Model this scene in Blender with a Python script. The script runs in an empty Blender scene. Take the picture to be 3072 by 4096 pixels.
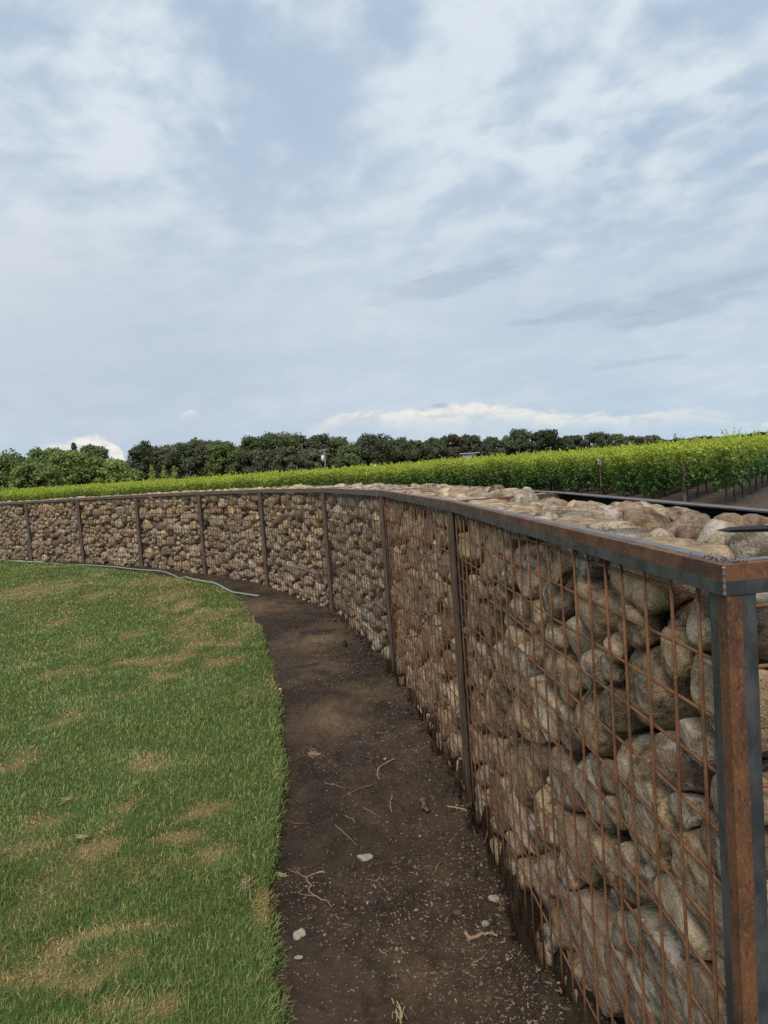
import bpy, bmesh, math
import numpy as np
from mathutils import Matrix, Vector

rad = math.radians
SC = bpy.context.scene
COL = SC.collection
rng = np.random.default_rng(11)

# ------------------------------------------------------------------ camera
EYE = 1.68
PITCH, ROLL, FPX = rad(3.694), rad(-4.123), 2741.0
_f = np.array([0, math.cos(PITCH), -math.sin(PITCH)])
_x = np.array([1.0, 0, 0])
_u = np.cross(_x, _f)
CX = math.cos(ROLL) * _x + math.sin(ROLL) * _u
CU = -math.sin(ROLL) * _x + math.cos(ROLL) * _u
CF = _f
cam_d = bpy.data.cameras.new('camera')
cam_d.sensor_fit = 'VERTICAL'
cam_d.sensor_height = 36.0
cam_d.sensor_width = 27.0
cam_d.lens = FPX / 4096 * 36
cam_d.clip_start = 0.05
cam_d.clip_end = 6000
cam = bpy.data.objects.new('camera', cam_d)
COL.objects.link(cam)
m = Matrix.Identity(4)
for i in range(3):
    m[i][0], m[i][1], m[i][2] = CX[i], CU[i], -CF[i]
m[2][3] = EYE
cam.matrix_world = m
SC.camera = cam


def ray(px, py):
    return CF * FPX + CX * (px - 1536) + CU * (2048 - py)


def at(px, py, z=0.0):
    d = ray(px, py)
    t = (z - EYE) / d[2]
    return np.array([d[0] * t, d[1] * t, z])


def at_depth(px, py, y):
    d = ray(px, py)
    t = y / d[1]
    return np.array([d[0] * t, y, EYE + d[2] * t])


def sky_dir(dx, dy):          # a viewing direction of the real sky, from display pixels (1659 wide)
    d = ray(dx * 3072 / 1659, dy * 4096 / 2212)
    return d / np.linalg.norm(d)


# ------------------------------------------------------------------ world / sky
SUN_AZ, SUN_EL = rad(193), rad(50)
world = bpy.data.worlds.new('World')
SC.world = world
world.use_nodes = True
NT = world.node_tree
NT.nodes.clear()


class G:
    """tiny node-graph helper"""

    def __init__(self, nt):
        self.nt = nt

    def n(self, t, **kw):
        nd = self.nt.nodes.new(t)
        for k, v in kw.items():
            setattr(nd, k, v)
        return nd

    def put(self, sock, v):
        if isinstance(v, bpy.types.NodeSocket):
            self.nt.links.new(v, sock)
        elif v is not None:
            if hasattr(sock, 'default_value'):
                try:
                    sock.default_value = v
                except Exception:
                    sock.default_value = (*v, 1.0)

    def m(self, op, a, b=None, c=None, clamp=False):
        nd = self.n('ShaderNodeMath', operation=op, use_clamp=clamp)
        self.put(nd.inputs[0], a)
        self.put(nd.inputs[1], b)
        self.put(nd.inputs[2], c)
        return nd.outputs[0]

    def vm(self, op, a, b=None):
        nd = self.n('ShaderNodeVectorMath', operation=op)
        self.put(nd.inputs[0], a)
        self.put(nd.inputs[1], b)
        return nd.outputs['Value'] if op in ('DOT_PRODUCT', 'LENGTH', 'DISTANCE') else nd.outputs[0]

    def scale(self, a, s):
        nd = self.n('ShaderNodeVectorMath', operation='SCALE')
        self.put(nd.inputs[0], a)
        self.put(nd.inputs['Scale'], s)
        return nd.outputs[0]

    def comb(self, x, y, z):
        nd = self.n('ShaderNodeCombineXYZ')
        for i, v in enumerate((x, y, z)):
            self.put(nd.inputs[i], v)
        return nd.outputs[0]

    def sep(self, v):
        nd = self.n('ShaderNodeSeparateXYZ')
        self.put(nd.inputs[0], v)
        return nd.outputs

    def noise(self, vec, scale, detail=4, rough=0.5, dist=0.0, out=0):
        nd = self.n('ShaderNodeTexNoise')
        self.put(nd.inputs['Vector'], vec)
        self.put(nd.inputs['Scale'], scale)
        self.put(nd.inputs['Detail'], detail)
        self.put(nd.inputs['Roughness'], rough)
        self.put(nd.inputs['Distortion'], dist)
        return nd.outputs[out]

    def vor(self, vec, scale, feature='F1', out='Distance', rnd=1.0):
        nd = self.n('ShaderNodeTexVoronoi', feature=feature)
        self.put(nd.inputs['Vector'], vec)
        self.put(nd.inputs['Scale'], scale)
        self.put(nd.inputs['Randomness'], rnd)
        return nd.outputs[out]

    def mix(self, f, a, b, kind='MIX'):
        nd = self.n('ShaderNodeMix', data_type='RGBA', blend_type=kind)
        self.put(nd.inputs[0], f)
        self.put(nd.inputs[6], a)
        self.put(nd.inputs[7], b)
        return nd.outputs[2]

    def rng(self, v, a, b, c=0.0, d=1.0, smooth=True):
        nd = self.n('ShaderNodeMapRange', interpolation_type='SMOOTHSTEP' if smooth else 'LINEAR')
        for i, q in enumerate((v, a, b, c, d)):
            self.put(nd.inputs[i], q)
        return nd.outputs[0]

    def ramp(self, v, stops, mode='LINEAR'):
        nd = self.n('ShaderNodeValToRGB')
        cr = nd.color_ramp
        cr.interpolation = mode
        while len(cr.elements) < len(stops):
            cr.elements.new(0.5)
        for e, (p, c) in zip(cr.elements, stops):
            e.position = p
            e.color = (*c, 1.0)
        self.put(nd.inputs[0], v)
        return nd.outputs[0]


def C(r, g, b):              # sRGB 0..255 -> linear
    f = lambda c: (c / 255 / 12.92) if c <= 10 else ((c / 255 + 0.055) / 1.055) ** 2.4
    return (f(r), f(g), f(b))


g = G(NT)
tc = g.n('ShaderNodeTexCoord')
D = tc.outputs['Generated']
sx, sy, sz = g.sep(D)
sky = g.n('ShaderNodeTexSky', sky_type='NISHITA')
sky.sun_disc = False
sky.sun_elevation = SUN_EL
sky.sun_rotation = SUN_AZ
sky.altitude = 60
sky.air_density = 1.0
sky.dust_density = 1.6
sky.ozone_density = 1.2
K = 0.106                    # background strength; cloud radiances below are divided by it

zc = g.m('ADD', g.m('MAXIMUM', sz, 0.0), 0.26)
P = g.comb(g.m('DIVIDE', sx, zc), g.m('DIVIDE', sy, zc), 0.0)
warp = g.noise(P, 1.6, 4, 0.55, 0.0, 1)
Pw = g.vm('ADD', P, g.scale(g.vm('SUBTRACT', warp, (0.5, 0.5, 0.5)), 0.22))
Pw2 = g.vm('ADD', Pw, (7.3, 2.1, 0.0))


def blob(dx, dy, size):       # soft bump on the sky sphere round a direction
    c = sky_dir(dx, dy)
    dd = g.vm('DOT_PRODUCT', D, tuple(c))
    s = size * size
    return g.m('POWER', 2.718, g.m('DIVIDE', g.m('SUBTRACT', dd, 1.0), s))


n_big = g.noise(Pw, 1.5, 3, 0.5)
n_mid = g.noise(Pw2, 6.5, 5, 0.47, 0.0)
n_fin = g.noise(Pw, 19.0, 6, 0.55, 0.0)
cov = g.m('ADD', g.m('MULTIPLY', n_big, 0.45), g.m('MULTIPLY', n_mid, 0.85))
cov = g.m('ADD', cov, g.m('MULTIPLY', g.m('SUBTRACT', n_fin, 0.5), 0.28))
cov = g.m('ADD', cov, 0.06)
BL = [(640, 230, .075, -.30), (555, 275, .05, -.14), (740, 150, .05, -.18), (830, 30, .05, -.22), (460, 0, .04, -.22), (130, 120, .05, -.10),
      (1645, 330, .05, -.22), (1130, 100, .05, -.12), (1250, 190, .05, -.08), (1090, 520, .10, -.10), (1450, 470, .06, -.10), (860, 120, .03, -.14),
      (80, 300, .16, .06), (430, 120, .07, .14), (200, 40, .08, .06), (330, 330, .10, .05), (890, 220, .05, .24), (1060, 150, .05, .22), (1010, 40, .05, .16),
      (1240, 250, .035, .16), (1230, 370, .045, .2), (1600, 430, .06, .16), (1350, 40, .05, .14), (750, 50, .04, .22), (940, 400, .08, .12), (1500, 120, .08, .08)]
for dx, dy, s, a in BL:
    cov = g.m('ADD', cov, g.m('MULTIPLY', blob(dx, dy, s), a * 0.62))
veil = g.rng(sz, 0.40, 0.20)                      # lower sky: smooth stratus veil
cover = g.rng(cov, 0.34, 0.90, 0.42, 1.0)
cover = g.m('MAXIMUM', cover, g.m('ADD', 0.30, g.m('MULTIPLY', veil, 0.52)))
# light and grey parts inside the cloud: soft relief of the same field
relief = g.m('SUBTRACT', cov, g.m('ADD', g.m('MULTIPLY', g.noise(g.vm('ADD', Pw, (.05, .06, 0)), 1.5, 3, .5), .45), g.m('MULTIPLY', g.noise(g.vm('ADD', Pw2, (.03, .045, 0)), 6.5, 5, .47, .0), .85)))
shade = g.m('ADD', g.rng(cov, 0.52, 1.02, 0.1, 0.85), g.m('MULTIPLY', relief, 2.0), clamp=True)
ccol = g.mix(shade, tuple(v / K for v in C(186, 203, 219)), tuple(v / K for v in C(221, 230, 238)))
vn = g.m('ADD', g.m('MULTIPLY', g.noise(P, 0.9, 3, 0.5), .7), g.m('MULTIPLY', g.noise(g.vm('ADD', Pw, (3., 1., 0)), 2.6, 6, .55, .2), .3))
veilc = g.mix(g.rng(vn, .35, .65), tuple(v / K for v in C(191, 205, 219)), tuple(v / K for v in C(216, 224, 232)))
ccol = g.mix(g.m('MULTIPLY', veil, 0.85), ccol, veilc)
blue = g.mix(g.rng(sz, 0.05, 0.5), tuple(v / K for v in C(170, 197, 222)), tuple(v / K for v in C(163, 188, 219)))
blue = g.mix(0.2, blue, sky.outputs[0])
col = g.mix(g.m('MULTIPLY', cover, 0.96), blue, ccol)
# soft bright patch at the left, and grey smooth bank under it
for dx, dy, s, a, c in [(110, 690, .09, .45, (214, 220, 229)), (60, 560, .09, .4, (216, 223, 232)), (820, 480, .12, .25, (208, 219, 232)), (430, 800, .11, .45, (178, 193, 209)), (80, 880, .1, .4, (174, 191, 206)),
                        (1350, 860, .1, .35, (182, 203, 222)), (900, 760, .14, .3, (198, 210, 223)), (550, 620, .12, .3, (204, 214, 226))]:
    col = g.mix(g.m('MULTIPLY', blob(dx, dy, s), a), col, tuple(v / K for v in C(*c)))
# long grey wisps on the right: stretched blobs in azimuth / elevation
az = g.m('ARCTAN2', sx, sy)
el = g.m('ARCSINE', sz)
wn = g.noise(g.comb(g.m('MULTIPLY', az, 9.0), g.m('MULTIPLY', el, 40.0), 0.0), 1.6, 6, 0.62, 0.5)


def azel(dx, dy):
    d = sky_dir(dx, dy)
    return math.atan2(d[0], d[1]), math.asin(d[2])


for dx, dy, w, h, tilt, a in [(980, 605, 170, 26, .20, .85), (1260, 672, 95, 15, .14, .75), (1440, 680, 130, 17, .16, .8), (1510, 628, 170, 20, .2, .85), (955, 877, 26, 7, 0.0, 1.0), (1060, 890, 60, 8, .1, .6),
                              (1380, 783, 90, 7, .1, .5), (1135, 695, 40, 8, 0, .6)]:
    a0, e0 = azel(dx, dy)
    px = 1 / 1480.0
    du = g.m('SUBTRACT', az, a0)
    dv = g.m('SUBTRACT', g.m('SUBTRACT', el, e0), g.m('MULTIPLY', du, tilt - 0.07))
    q = g.m('ADD', g.m('POWER', g.m('ABSOLUTE', g.m('DIVIDE', du, w * px)), 2.0), g.m('POWER', g.m('ABSOLUTE', g.m('DIVIDE', dv, h * px)), 2.0))
    q = g.m('ADD', q, g.m('MULTIPLY', g.m('SUBTRACT', wn, 0.5), 3.2))
    col = g.mix(g.m('MULTIPLY', g.rng(q, 1.6, 0.0), a * 0.65), col, tuple(v / K for v in C(164, 181, 203)))
# clear band over the horizon
col = g.mix(g.m('MULTIPLY', g.rng(el, 0.085, 0.02), 0.55), col, tuple(v / K for v in C(172, 199, 222)))
# cumulus far away: top edge as a curve over the azimuth, edge broken by noise
cn = g.noise(g.comb(g.m('MULTIPLY', az, 30.0), g.m('MULTIPLY', el, 42.0), 0.0), 1.1, 8, 0.62, 0.3)
cn2 = g.noise(g.comb(g.m('MULTIPLY', az, 14.0), g.m('MULTIPLY', el, 30.0), 3.0), 1.5, 6, 0.6, 0.5)
for pts, soft, amp, strength, thick in [
    ([(60, 985, 0), (100, 950, .7), (150, 942, 1), (200, 938, 1), (240, 948, 1), (262, 965, 1), (272, 985, .3), (290, 1000, 0)], .009, .036, .95, .055),
    ([(640, 915, 0), (690, 905, .6), (740, 890, .9), (820, 886, .9), (900, 878, 1), (1000, 868, 1), (1100, 868, 1), (1170, 880, .9), (1250, 886, .8), (1290, 880, .75), (1340, 890, .6), (1440, 880, .55), (1500, 874, .5), (1560, 880, .4), (1640, 875, .4), (1700, 880, 0)], .007, .026, .78, .034),
    ([(380, 905, 0), (395, 892, .6), (412, 886, .7), (430, 893, .6), (445, 906, 0)], .003, .012, .7, .016),
    ([(1600, 912, 0), (1630, 908, .6), (1659, 906, .7), (1720, 908, .5), (1760, 920, 0)], .004, .014, .7, .018)]:
    lo = min(azel(x, y)[0] for x, y, s in pts)
    hi = max(azel(x, y)[0] for x, y, s in pts)
    t = g.rng(az, lo, hi, 0, 1, False)
    fc = g.n('ShaderNodeFloatCurve')
    cu = fc.mapping.curves[0]
    es = [azel(x, y)[1] for x, y, s in pts]
    e_lo, e_hi = min(es) - .01, max(es) + .01
    for i, (x, y, s) in enumerate(pts):
        q = ((azel(x, y)[0] - lo) / (hi - lo), (azel(x, y)[1] - e_lo) / (e_hi - e_lo))
        if i < 2:
            cu.points[i].location = (q if i == 0 else (1.0, q[1]))
        if i > 0 and i < len(pts) - 1:
            cu.points.new(*q)
    qe = (es[-1] - e_lo) / (e_hi - e_lo)
    for p in cu.points:
        if p.location[0] > 0.999:
            p.location = (1.0, qe)
    fc.mapping.update()
    g.put(fc.inputs['Value'], t)
    top = g.rng(fc.outputs[0], 0, 1, e_lo, e_hi, False)
    inside = g.m('SUBTRACT', g.m('ADD', top, g.m('MULTIPLY', g.m('SUBTRACT', cn, 0.52), amp)), el)
    mask = g.rng(inside, 0.0, soft)
    sr = g.n('ShaderNodeValToRGB')
    el_ = sr.color_ramp.elements
    while len(el_) < len(pts):
        el_.new(0.5)
    for e, (x, y, s) in zip(el_, pts):
        e.position = (azel(x, y)[0] - lo) / (hi - lo)
        e.color = (s, s, s, 1)
    g.put(sr.inputs[0], t)
    st = g.sep(sr.outputs[0])[0]
    base = g.rng(inside, thick, thick * .25, 0.2 if thick > .03 else 0.0, 1.0)
    f = g.m('MULTIPLY', g.m('MULTIPLY', mask, st), g.m('MULTIPLY', base, strength))
    cc = g.mix(g.rng(cn2, 0.36, 0.6), tuple(v / K for v in C(204, 212, 220)), tuple(v / K for v in C(248, 244, 232)))
    col = g.mix(f, col, cc)
# below the horizon: plain soil-lit haze
col = g.mix(g.rng(sz, 0.0, -0.03), col, tuple(v / K for v in C(120, 118, 105)))
bg = g.n('ShaderNodeBackground')
g.put(bg.inputs[0], col)
bg.inputs[1].default_value = K * .92
wo = g.n('ShaderNodeOutputWorld')
NT.links.new(bg.outputs[0], wo.inputs[0])
world.cycles.sampling_method = 'MANUAL'
world.cycles.sample_map_resolution = 512

# ------------------------------------------------------------------ sun (veiled by cloud)
sd = bpy.data.lights.new('sun', 'SUN')
sd.energy = 2.9
sd.angle = rad(28)
sd.color = (1.0, 0.91, 0.79)
sun = bpy.data.objects.new('sun', sd)
COL.objects.link(sun)
sv = Vector((math.sin(SUN_AZ) * math.cos(SUN_EL), math.cos(SUN_AZ) * math.cos(SUN_EL), math.sin(SUN_EL)))
sun.rotation_euler = sv.to_track_quat('Z', 'Y').to_euler()
sun.location = sv * 50

SC.view_settings.view_transform = 'Standard'
SC.view_settings.look = 'None'
SC.view_settings.gamma = 1
SC.view_settings.exposure = 0.13
SC.view_settings.use_curve_mapping = False
SC.render.engine = 'CYCLES'
SC.cycles.use_denoising = False
SC.cycles.max_bounces = 5
SC.cycles.diffuse_bounces = 3
SC.cycles.glossy_bounces = 2
SC.cycles.transparent_max_bounces = 4
SC.cycles.caustics_reflective = False
SC.cycles.caustics_refractive = False

# ------------------------------------------------------------------ helpers


def link(o, parent=None, **props):
    COL.objects.link(o)
    if parent is not None:
        o.parent = parent
    for k, v in props.items():
        if v is not None:
            o[k] = v
    return o


def mesh_np(name, V, F, mat=None, smooth=False, col=None, band=None):
    """V (n,3); F list of (m,k) arrays; col per-vertex rgb; band per-vertex float"""
    me = bpy.data.meshes.new(name)
    if not isinstance(F, (list, tuple)):
        F = [F]
    F = [np.asarray(f, dtype=np.int32) for f in F if len(f)]
    me.vertices.add(len(V))
    me.vertices.foreach_set('co', np.asarray(V, dtype=np.float32).ravel())
    loops = np.concatenate([f.ravel() for f in F])
    tot = np.concatenate([np.full(len(f), f.shape[1], dtype=np.int32) for f in F])
    start = np.concatenate([[0], np.cumsum(tot)[:-1]]).astype(np.int32)
    me.loops.add(len(loops))
    me.loops.foreach_set('vertex_index', loops)
    me.polygons.add(len(tot))
    me.polygons.foreach_set('loop_start', start)
    try:
        me.polygons.foreach_set('loop_total', tot)
    except Exception:
        pass
    me.polygons.foreach_set('use_smooth', np.full(len(tot), bool(smooth)))
    if col is not None:
        a = me.color_attributes.new('Col', 'FLOAT_COLOR', 'POINT')
        c4 = np.ones((len(V), 4), dtype=np.float32)
        c4[:, :3] = col
        a.data.foreach_set('color', c4.ravel())
    if band is not None:
        a = me.attributes.new('band', 'FLOAT', 'POINT')
        a.data.foreach_set('value', np.asarray(band, dtype=np.float32))
    if mat:
        me.materials.append(mat)
    me.update(calc_edges=True)
    return me


def obj(name, me, parent=None, loc=None, **props):
    o = bpy.data.objects.new(name, me)
    if loc is not None:
        o.location = loc
    return link(o, parent, **props)


def empty(name, loc, rz=0.0, **props):
    o = bpy.data.objects.new(name, None)
    o.empty_display_size = 0.1
    o.location = loc
    o.rotation_euler = (0, 0, rz)
    return link(o, None, **props)


class MB:
    """collects geometry into one mesh"""

    def __init__(self):
        self.V, self.F4, self.F3, self.Cc, self.B = [], [], [], [], []
        self.n = 0

    def add(self, V, F4=None, F3=None, col=None, band=None):
        V = np.asarray(V, dtype=float)
        self.V.append(V)
        if F4 is not None and len(F4):
            self.F4.append(np.asarray(F4) + self.n)
        if F3 is not None and len(F3):
            self.F3.append(np.asarray(F3) + self.n)
        self.Cc.append(np.tile(col, (len(V), 1)) if col is not None and np.ndim(col) == 1 else (np.ones((len(V), 3)) if col is None else col))
        self.B.append(np.zeros(len(V)) if band is None else band)
        self.n += len(V)

    def box(self, lo, hi, col=None, M=None):
        x0, y0, z0 = lo
        x1, y1, z1 = hi
        V = np.array([(x0, y0, z0), (x1, y0, z0), (x1, y1, z0), (x0, y1, z0), (x0, y0, z1), (x1, y0, z1), (x1, y1, z1), (x0, y1, z1)], float)
        if M is not None:
            V = V @ np.asarray(M)[:3, :3].T + np.asarray(M)[:3, 3]
        self.add(V, [(3, 2, 1, 0), (4, 5, 6, 7), (0, 1, 5, 4), (1, 2, 6, 5), (2, 3, 7, 6), (3, 0, 4, 7)], col=col)

    def tube(self, pts, r, sides=6, col=None, caps=True):
        pts = np.asarray(pts, float)
        n = len(pts)
        r = np.full(n, r) if np.ndim(r) == 0 else np.asarray(r)
        T = np.gradient(pts, axis=0)
        T /= np.linalg.norm(T, axis=1)[:, None] + 1e-9
        ref = np.array([0, 0, 1.0]) if abs(T[:, 2]).mean() < 0.8 else np.array([1.0, 0, 0])
        A = np.cross(T, ref)
        A /= np.linalg.norm(A, axis=1)[:, None] + 1e-9
        B = np.cross(T, A)
        th = np.arange(sides) / sides * 2 * np.pi
        V = (pts[:, None] + r[:, None, None] * (np.cos(th)[None, :, None] * A[:, None] + np.sin(th)[None, :, None] * B[:, None])).reshape(-1, 3)
        i = np.arange(n - 1)[:, None] * sides
        j = np.arange(sides)[None]
        k = (j + 1) % sides
        F = np.stack([i + j, i + k, i + sides + k, i + sides + j], -1).reshape(-1, 4)
        F3 = []
        if caps:
            V = np.vstack([V, pts[0], pts[-1]])
            a, b = n * sides, n * sides + 1
            for q in range(sides):
                F3.append((a, (q + 1) % sides, q))
                F3.append((b, (n - 1) * sides + q, (n - 1) * sides + (q + 1) % sides))
        self.add(V, F, F3, col=col)

    def mesh(self, name, mat, smooth=False, col=False, band=False):
        V = np.vstack(self.V)
        F = []
        if self.F4:
            F.append(np.vstack(self.F4))
        if self.F3:
            F.append(np.vstack(self.F3))
        return mesh_np(name, V, F, mat, smooth, np.vstack(self.Cc) if col else None, np.concatenate(self.B) if band else None)


def rotm(ax, ang):
    return np.array(Matrix.Rotation(ang, 3, Vector(ax)))


def lattice(seed, size=64):
    return np.random.default_rng(seed).random((size, size))


_LAT = lattice(5, 256)


def vnoise(x, y, s=1.0):
    x = np.asarray(x) * s
    y = np.asarray(y) * s
    xi = np.floor(x).astype(int)
    yi = np.floor(y).astype(int)
    fx = x - xi
    fy = y - yi
    fx = fx * fx * (3 - 2 * fx)
    fy = fy * fy * (3 - 2 * fy)
    L = lambda a, b: _LAT[a % 256, b % 256]
    return (L(xi, yi) * (1 - fx) + L(xi + 1, yi) * fx) * (1 - fy) + (L(xi, yi + 1) * (1 - fx) + L(xi + 1, yi + 1) * fx) * fy


def fbm(x, y, s=1.0, o=4, gain=0.5):
    v, a, t = 0, 1.0, 0
    for i in range(o):
        v = v + a * vnoise(np.asarray(x) + i * 13.7, np.asarray(y) + i * 7.1, s * 2 ** i)
        t += a
        a *= gain
    return v / t


_ico = {}


def ico(s):
    if s not in _ico:
        bm = bmesh.new()
        bmesh.ops.create_icosphere(bm, subdivisions=s, radius=1.0)
        bm.verts.ensure_lookup_table()
        V = np.array([v.co[:] for v in bm.verts])
        F = np.array([[v.index for v in f.verts] for f in bm.faces])
        bm.free()
        _ico[s] = (V / np.linalg.norm(V, axis=1)[:, None], F)
    return _ico[s]


# ------------------------------------------------------------------ materials


def new_mat(name):
    mt = bpy.data.materials.new(name)
    mt.use_nodes = True
    nt = mt.node_tree
    nt.nodes.clear()
    gg = G(nt)
    out = gg.n('ShaderNodeOutputMaterial')
    bs = gg.n('ShaderNodeBsdfPrincipled')
    nt.links.new(bs.outputs[0], out.inputs[0])
    return mt, gg, bs, out


def bump(gg, bs, h, dist=0.01, strength=1.0):
    b = gg.n('ShaderNodeBump')
    b.inputs['Strength'].default_value = strength
    b.inputs['Distance'].default_value = dist
    gg.put(b.inputs['Height'], h)
    gg.put(bs.inputs['Normal'], b.outputs[0])


def mat_stone(name='river_stone', tint=(1.13, 1.065, .97)):
    mt, q, bs, out = new_mat(name)
    tcn = q.n('ShaderNodeTexCoord').outputs['Object']
    oi = q.n('ShaderNodeObjectInfo')
    rn = oi.outputs['Random']
    r2 = q.m('FRACT', q.m('MULTIPLY', rn, 17.31))
    r3 = q.m('FRACT', q.m('MULTIPLY', rn, 57.77))
    v = q.vm('ADD', tcn, q.comb(q.m('MULTIPLY', rn, 31.0), q.m('MULTIPLY', r2, 17.0), q.m('MULTIPLY', r3, 23.0)))
    base = q.ramp(rn, [(0.0, (.33, .27, .205)), (.12, (.42, .345, .255)), (.24, (.27, .225, .18)), (.34, (.40, .36, .30)), (.44, (.15, .12, .10)), (.54, (.47, .385, .275)), (.64, (.21, .15, .13)), (.73, (.37, .33, .275)), (.83, (.17, .165, .155)), (.92, (.54, .47, .37)), (1.0, (.27, .225, .185))])
    low = q.noise(v, 9.0, 4, 0.6, 0.0)
    mid = q.noise(v, 55.0, 5, 0.7, 0.0)
    fin = q.noise(v, 210.0, 3, 0.75)
    base = q.mix(1.0, base, tint, 'MULTIPLY')
    c = q.mix(q.rng(low, .32, .68), q.mix(1.0, base, (.66, .61, .56), 'MULTIPLY'), q.mix(1.0, base, (1.25, 1.18, 1.06), 'MULTIPLY'))
    c = q.mix(q.m('MULTIPLY', q.rng(mid, .50, .60), .60), c, q.mix(1.0, c, (.55, .51, .48), 'MULTIPLY'))
    # pale lime crust and dark stains
    stn = q.m('MULTIPLY', q.rng(q.noise(v, 15.0, 6, 0.72, 0.0), .48, .60), q.rng(r3, .1, .7, .35, .95))
    c = q.mix(stn, c, q.mix(1.0, c, (.38, .33, .30), 'MULTIPLY'))
    cr = q.m('MULTIPLY', q.rng(q.noise(q.vm('ADD', v, (4., 2., 9.)), 12.0, 8, 0.78, 0.0), .50, .60), q.rng(r2, .15, .75, .15, 1.0))
    c = q.mix(q.m('MULTIPLY', cr, .75), c, (.56, .50, .42))
    sp = q.m('MULTIPLY', q.rng(fin, .60, .74), .34)
    c = q.mix(sp, c, (.60, .52, .41))
    sd_ = q.m('MULTIPLY', q.rng(fin, .42, .30), .34)
    c = q.mix(sd_, c, (.06, .05, .045))
    q.put(bs.inputs['Base Color'], c)
    bs.inputs['Roughness'].default_value = .88
    bs.inputs['Specular IOR Level'].default_value = .25
    h = q.m('ADD', q.m('MULTIPLY', mid, .55), q.m('MULTIPLY', fin, .22))
    h = q.m('ADD', h, q.m('MULTIPLY', q.noise(v, 24.0, 5, .65, .0), .8))
    bump(q, bs, h, .018, 1.0)
    return mt


def mat_steel(name='weathering_steel', lo=.56, hi=.49, r1=(.062, .029, .014), r2=(.150, .064, .025), s1=(.036, .042, .046), s2=(.082, .088, .092), stretch=(1, 1, .55)):
    mt, q, bs, out = new_mat(name)
    tco = q.n('ShaderNodeTexCoord').outputs['Object']
    oi = q.n('ShaderNodeObjectInfo').outputs['Random']
    at_ = q.n('ShaderNodeAttribute', attribute_name='band').outputs['Fac']
    v = q.vm('ADD', q.vm('MULTIPLY', tco, stretch), q.comb(q.m('MULTIPLY', oi, 9.0), q.m('MULTIPLY', oi, 5.0), 0.0))
    n1 = q.noise(v, 9.0, 5, .6)
    n2 = q.noise(v, 80.0, 4, .65)
    edge = q.m('ADD', at_, q.m('ADD', q.m('MULTIPLY', q.m('SUBTRACT', n1, .5), .16), q.m('MULTIPLY', q.m('SUBTRACT', n2, .5), .16)))
    f = q.rng(edge, lo, hi)
    rust = q.mix(q.rng(q.noise(v, 17.0, 6, .7, .2), .38, .62), r1, r2)
    scale_ = q.mix(q.rng(q.noise(v, 18.0, 4, .6), .35, .65), s1, s2)
    spk = q.rng(q.noise(v, 210.0, 3, .7), .56, .66)
    rust = q.mix(q.m('MULTIPLY', spk, .6), rust, tuple(1.9 * x for x in r2))
    rust = q.mix(q.m('MULTIPLY', q.rng(n2, .46, .34), .6), rust, tuple(.5 * x for x in r1))
    scale_ = q.mix(q.m('MULTIPLY', q.rng(n2, .56, .66), .45), scale_, r1)
    c = q.mix(f, scale_, rust)
    q.put(bs.inputs['Base Color'], c)
    q.put(bs.inputs['Metallic'], q.rng(f, 0, 1, .12, .0, False))
    q.put(bs.inputs['Roughness'], q.m('ADD', q.rng(f, 0, 1, .34, .70, False), q.m('MULTIPLY', q.m('SUBTRACT', n2, .5), .2)))
    bump(q, bs, n2, .002, .4)
    return mt


def mat_rustwire(name='rusted_wire', a=(.10, .048, .026), b=(.225, .096, .035), c2=(.34, .155, .06)):
    mt, q, bs, out = new_mat(name)
    tco = q.n('ShaderNodeTexCoord').outputs['Object']
    oi = q.n('ShaderNodeObjectInfo').outputs['Random']
    v = q.vm('ADD', tco, q.comb(q.m('MULTIPLY', oi, 9.0), 0.0, q.m('MULTIPLY', oi, 5.0)))
    n1 = q.noise(v, 14.0, 5, .65)
    n2 = q.noise(v, 150.0, 3, .6)
    c = q.mix(q.rng(n1, .35, .68), a, b)
    c = q.mix(q.m('MULTIPLY', q.rng(n2, .55, .72), .6), c, c2)
    q.put(bs.inputs['Base Color'], c)
    bs.inputs['Roughness'].default_value = .75
    bs.inputs['Metallic'].default_value = .1
    bump(q, bs, n2, .001, .5)
    return mt


def mat_col(name, rough=.8, trans=0.0, vary=.25, nscale=0.0, spec=.2):
    """colour from the 'Col' attribute, slightly varied per object; trans = translucent share"""
    mt, q, bs, out = new_mat(name)
    a = q.n('ShaderNodeAttribute', attribute_name='Col').outputs['Color']
    oi = q.n('ShaderNodeObjectInfo').outputs['Random']
    c = q.mix(1.0, a, q.mix(oi, (1 - vary, 1 - vary, 1 - vary), (1 + vary, 1 + vary, 1 + vary * .6)), 'MULTIPLY')
    if nscale:
        tco = q.n('ShaderNodeTexCoord').outputs['Object']
        nz = q.noise(tco, nscale, 5, .65)
        c = q.mix(1.0, c, q.mix(nz, (.55, .55, .55), (1.4, 1.4, 1.4)), 'MULTIPLY')
        bump(q, bs, nz, .004, .6)
    q.put(bs.inputs['Base Color'], c)
    bs.inputs['Roughness'].default_value = rough
    bs.inputs['Specular IOR Level'].default_value = spec
    if trans:
        tr = q.n('ShaderNodeBsdfTranslucent')
        q.put(tr.inputs[0], q.mix(1.0, c, (1.15, 1.25, .6), 'MULTIPLY'))
        mx = q.n('ShaderNodeMixShader')
        mx.inputs[0].default_value = trans
        q.nt.links.new(bs.outputs[0], mx.inputs[1])
        q.nt.links.new(tr.outputs[0], mx.inputs[2])
        q.nt.links.new(mx.outputs[0], out.inputs[0])
    return mt


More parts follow.
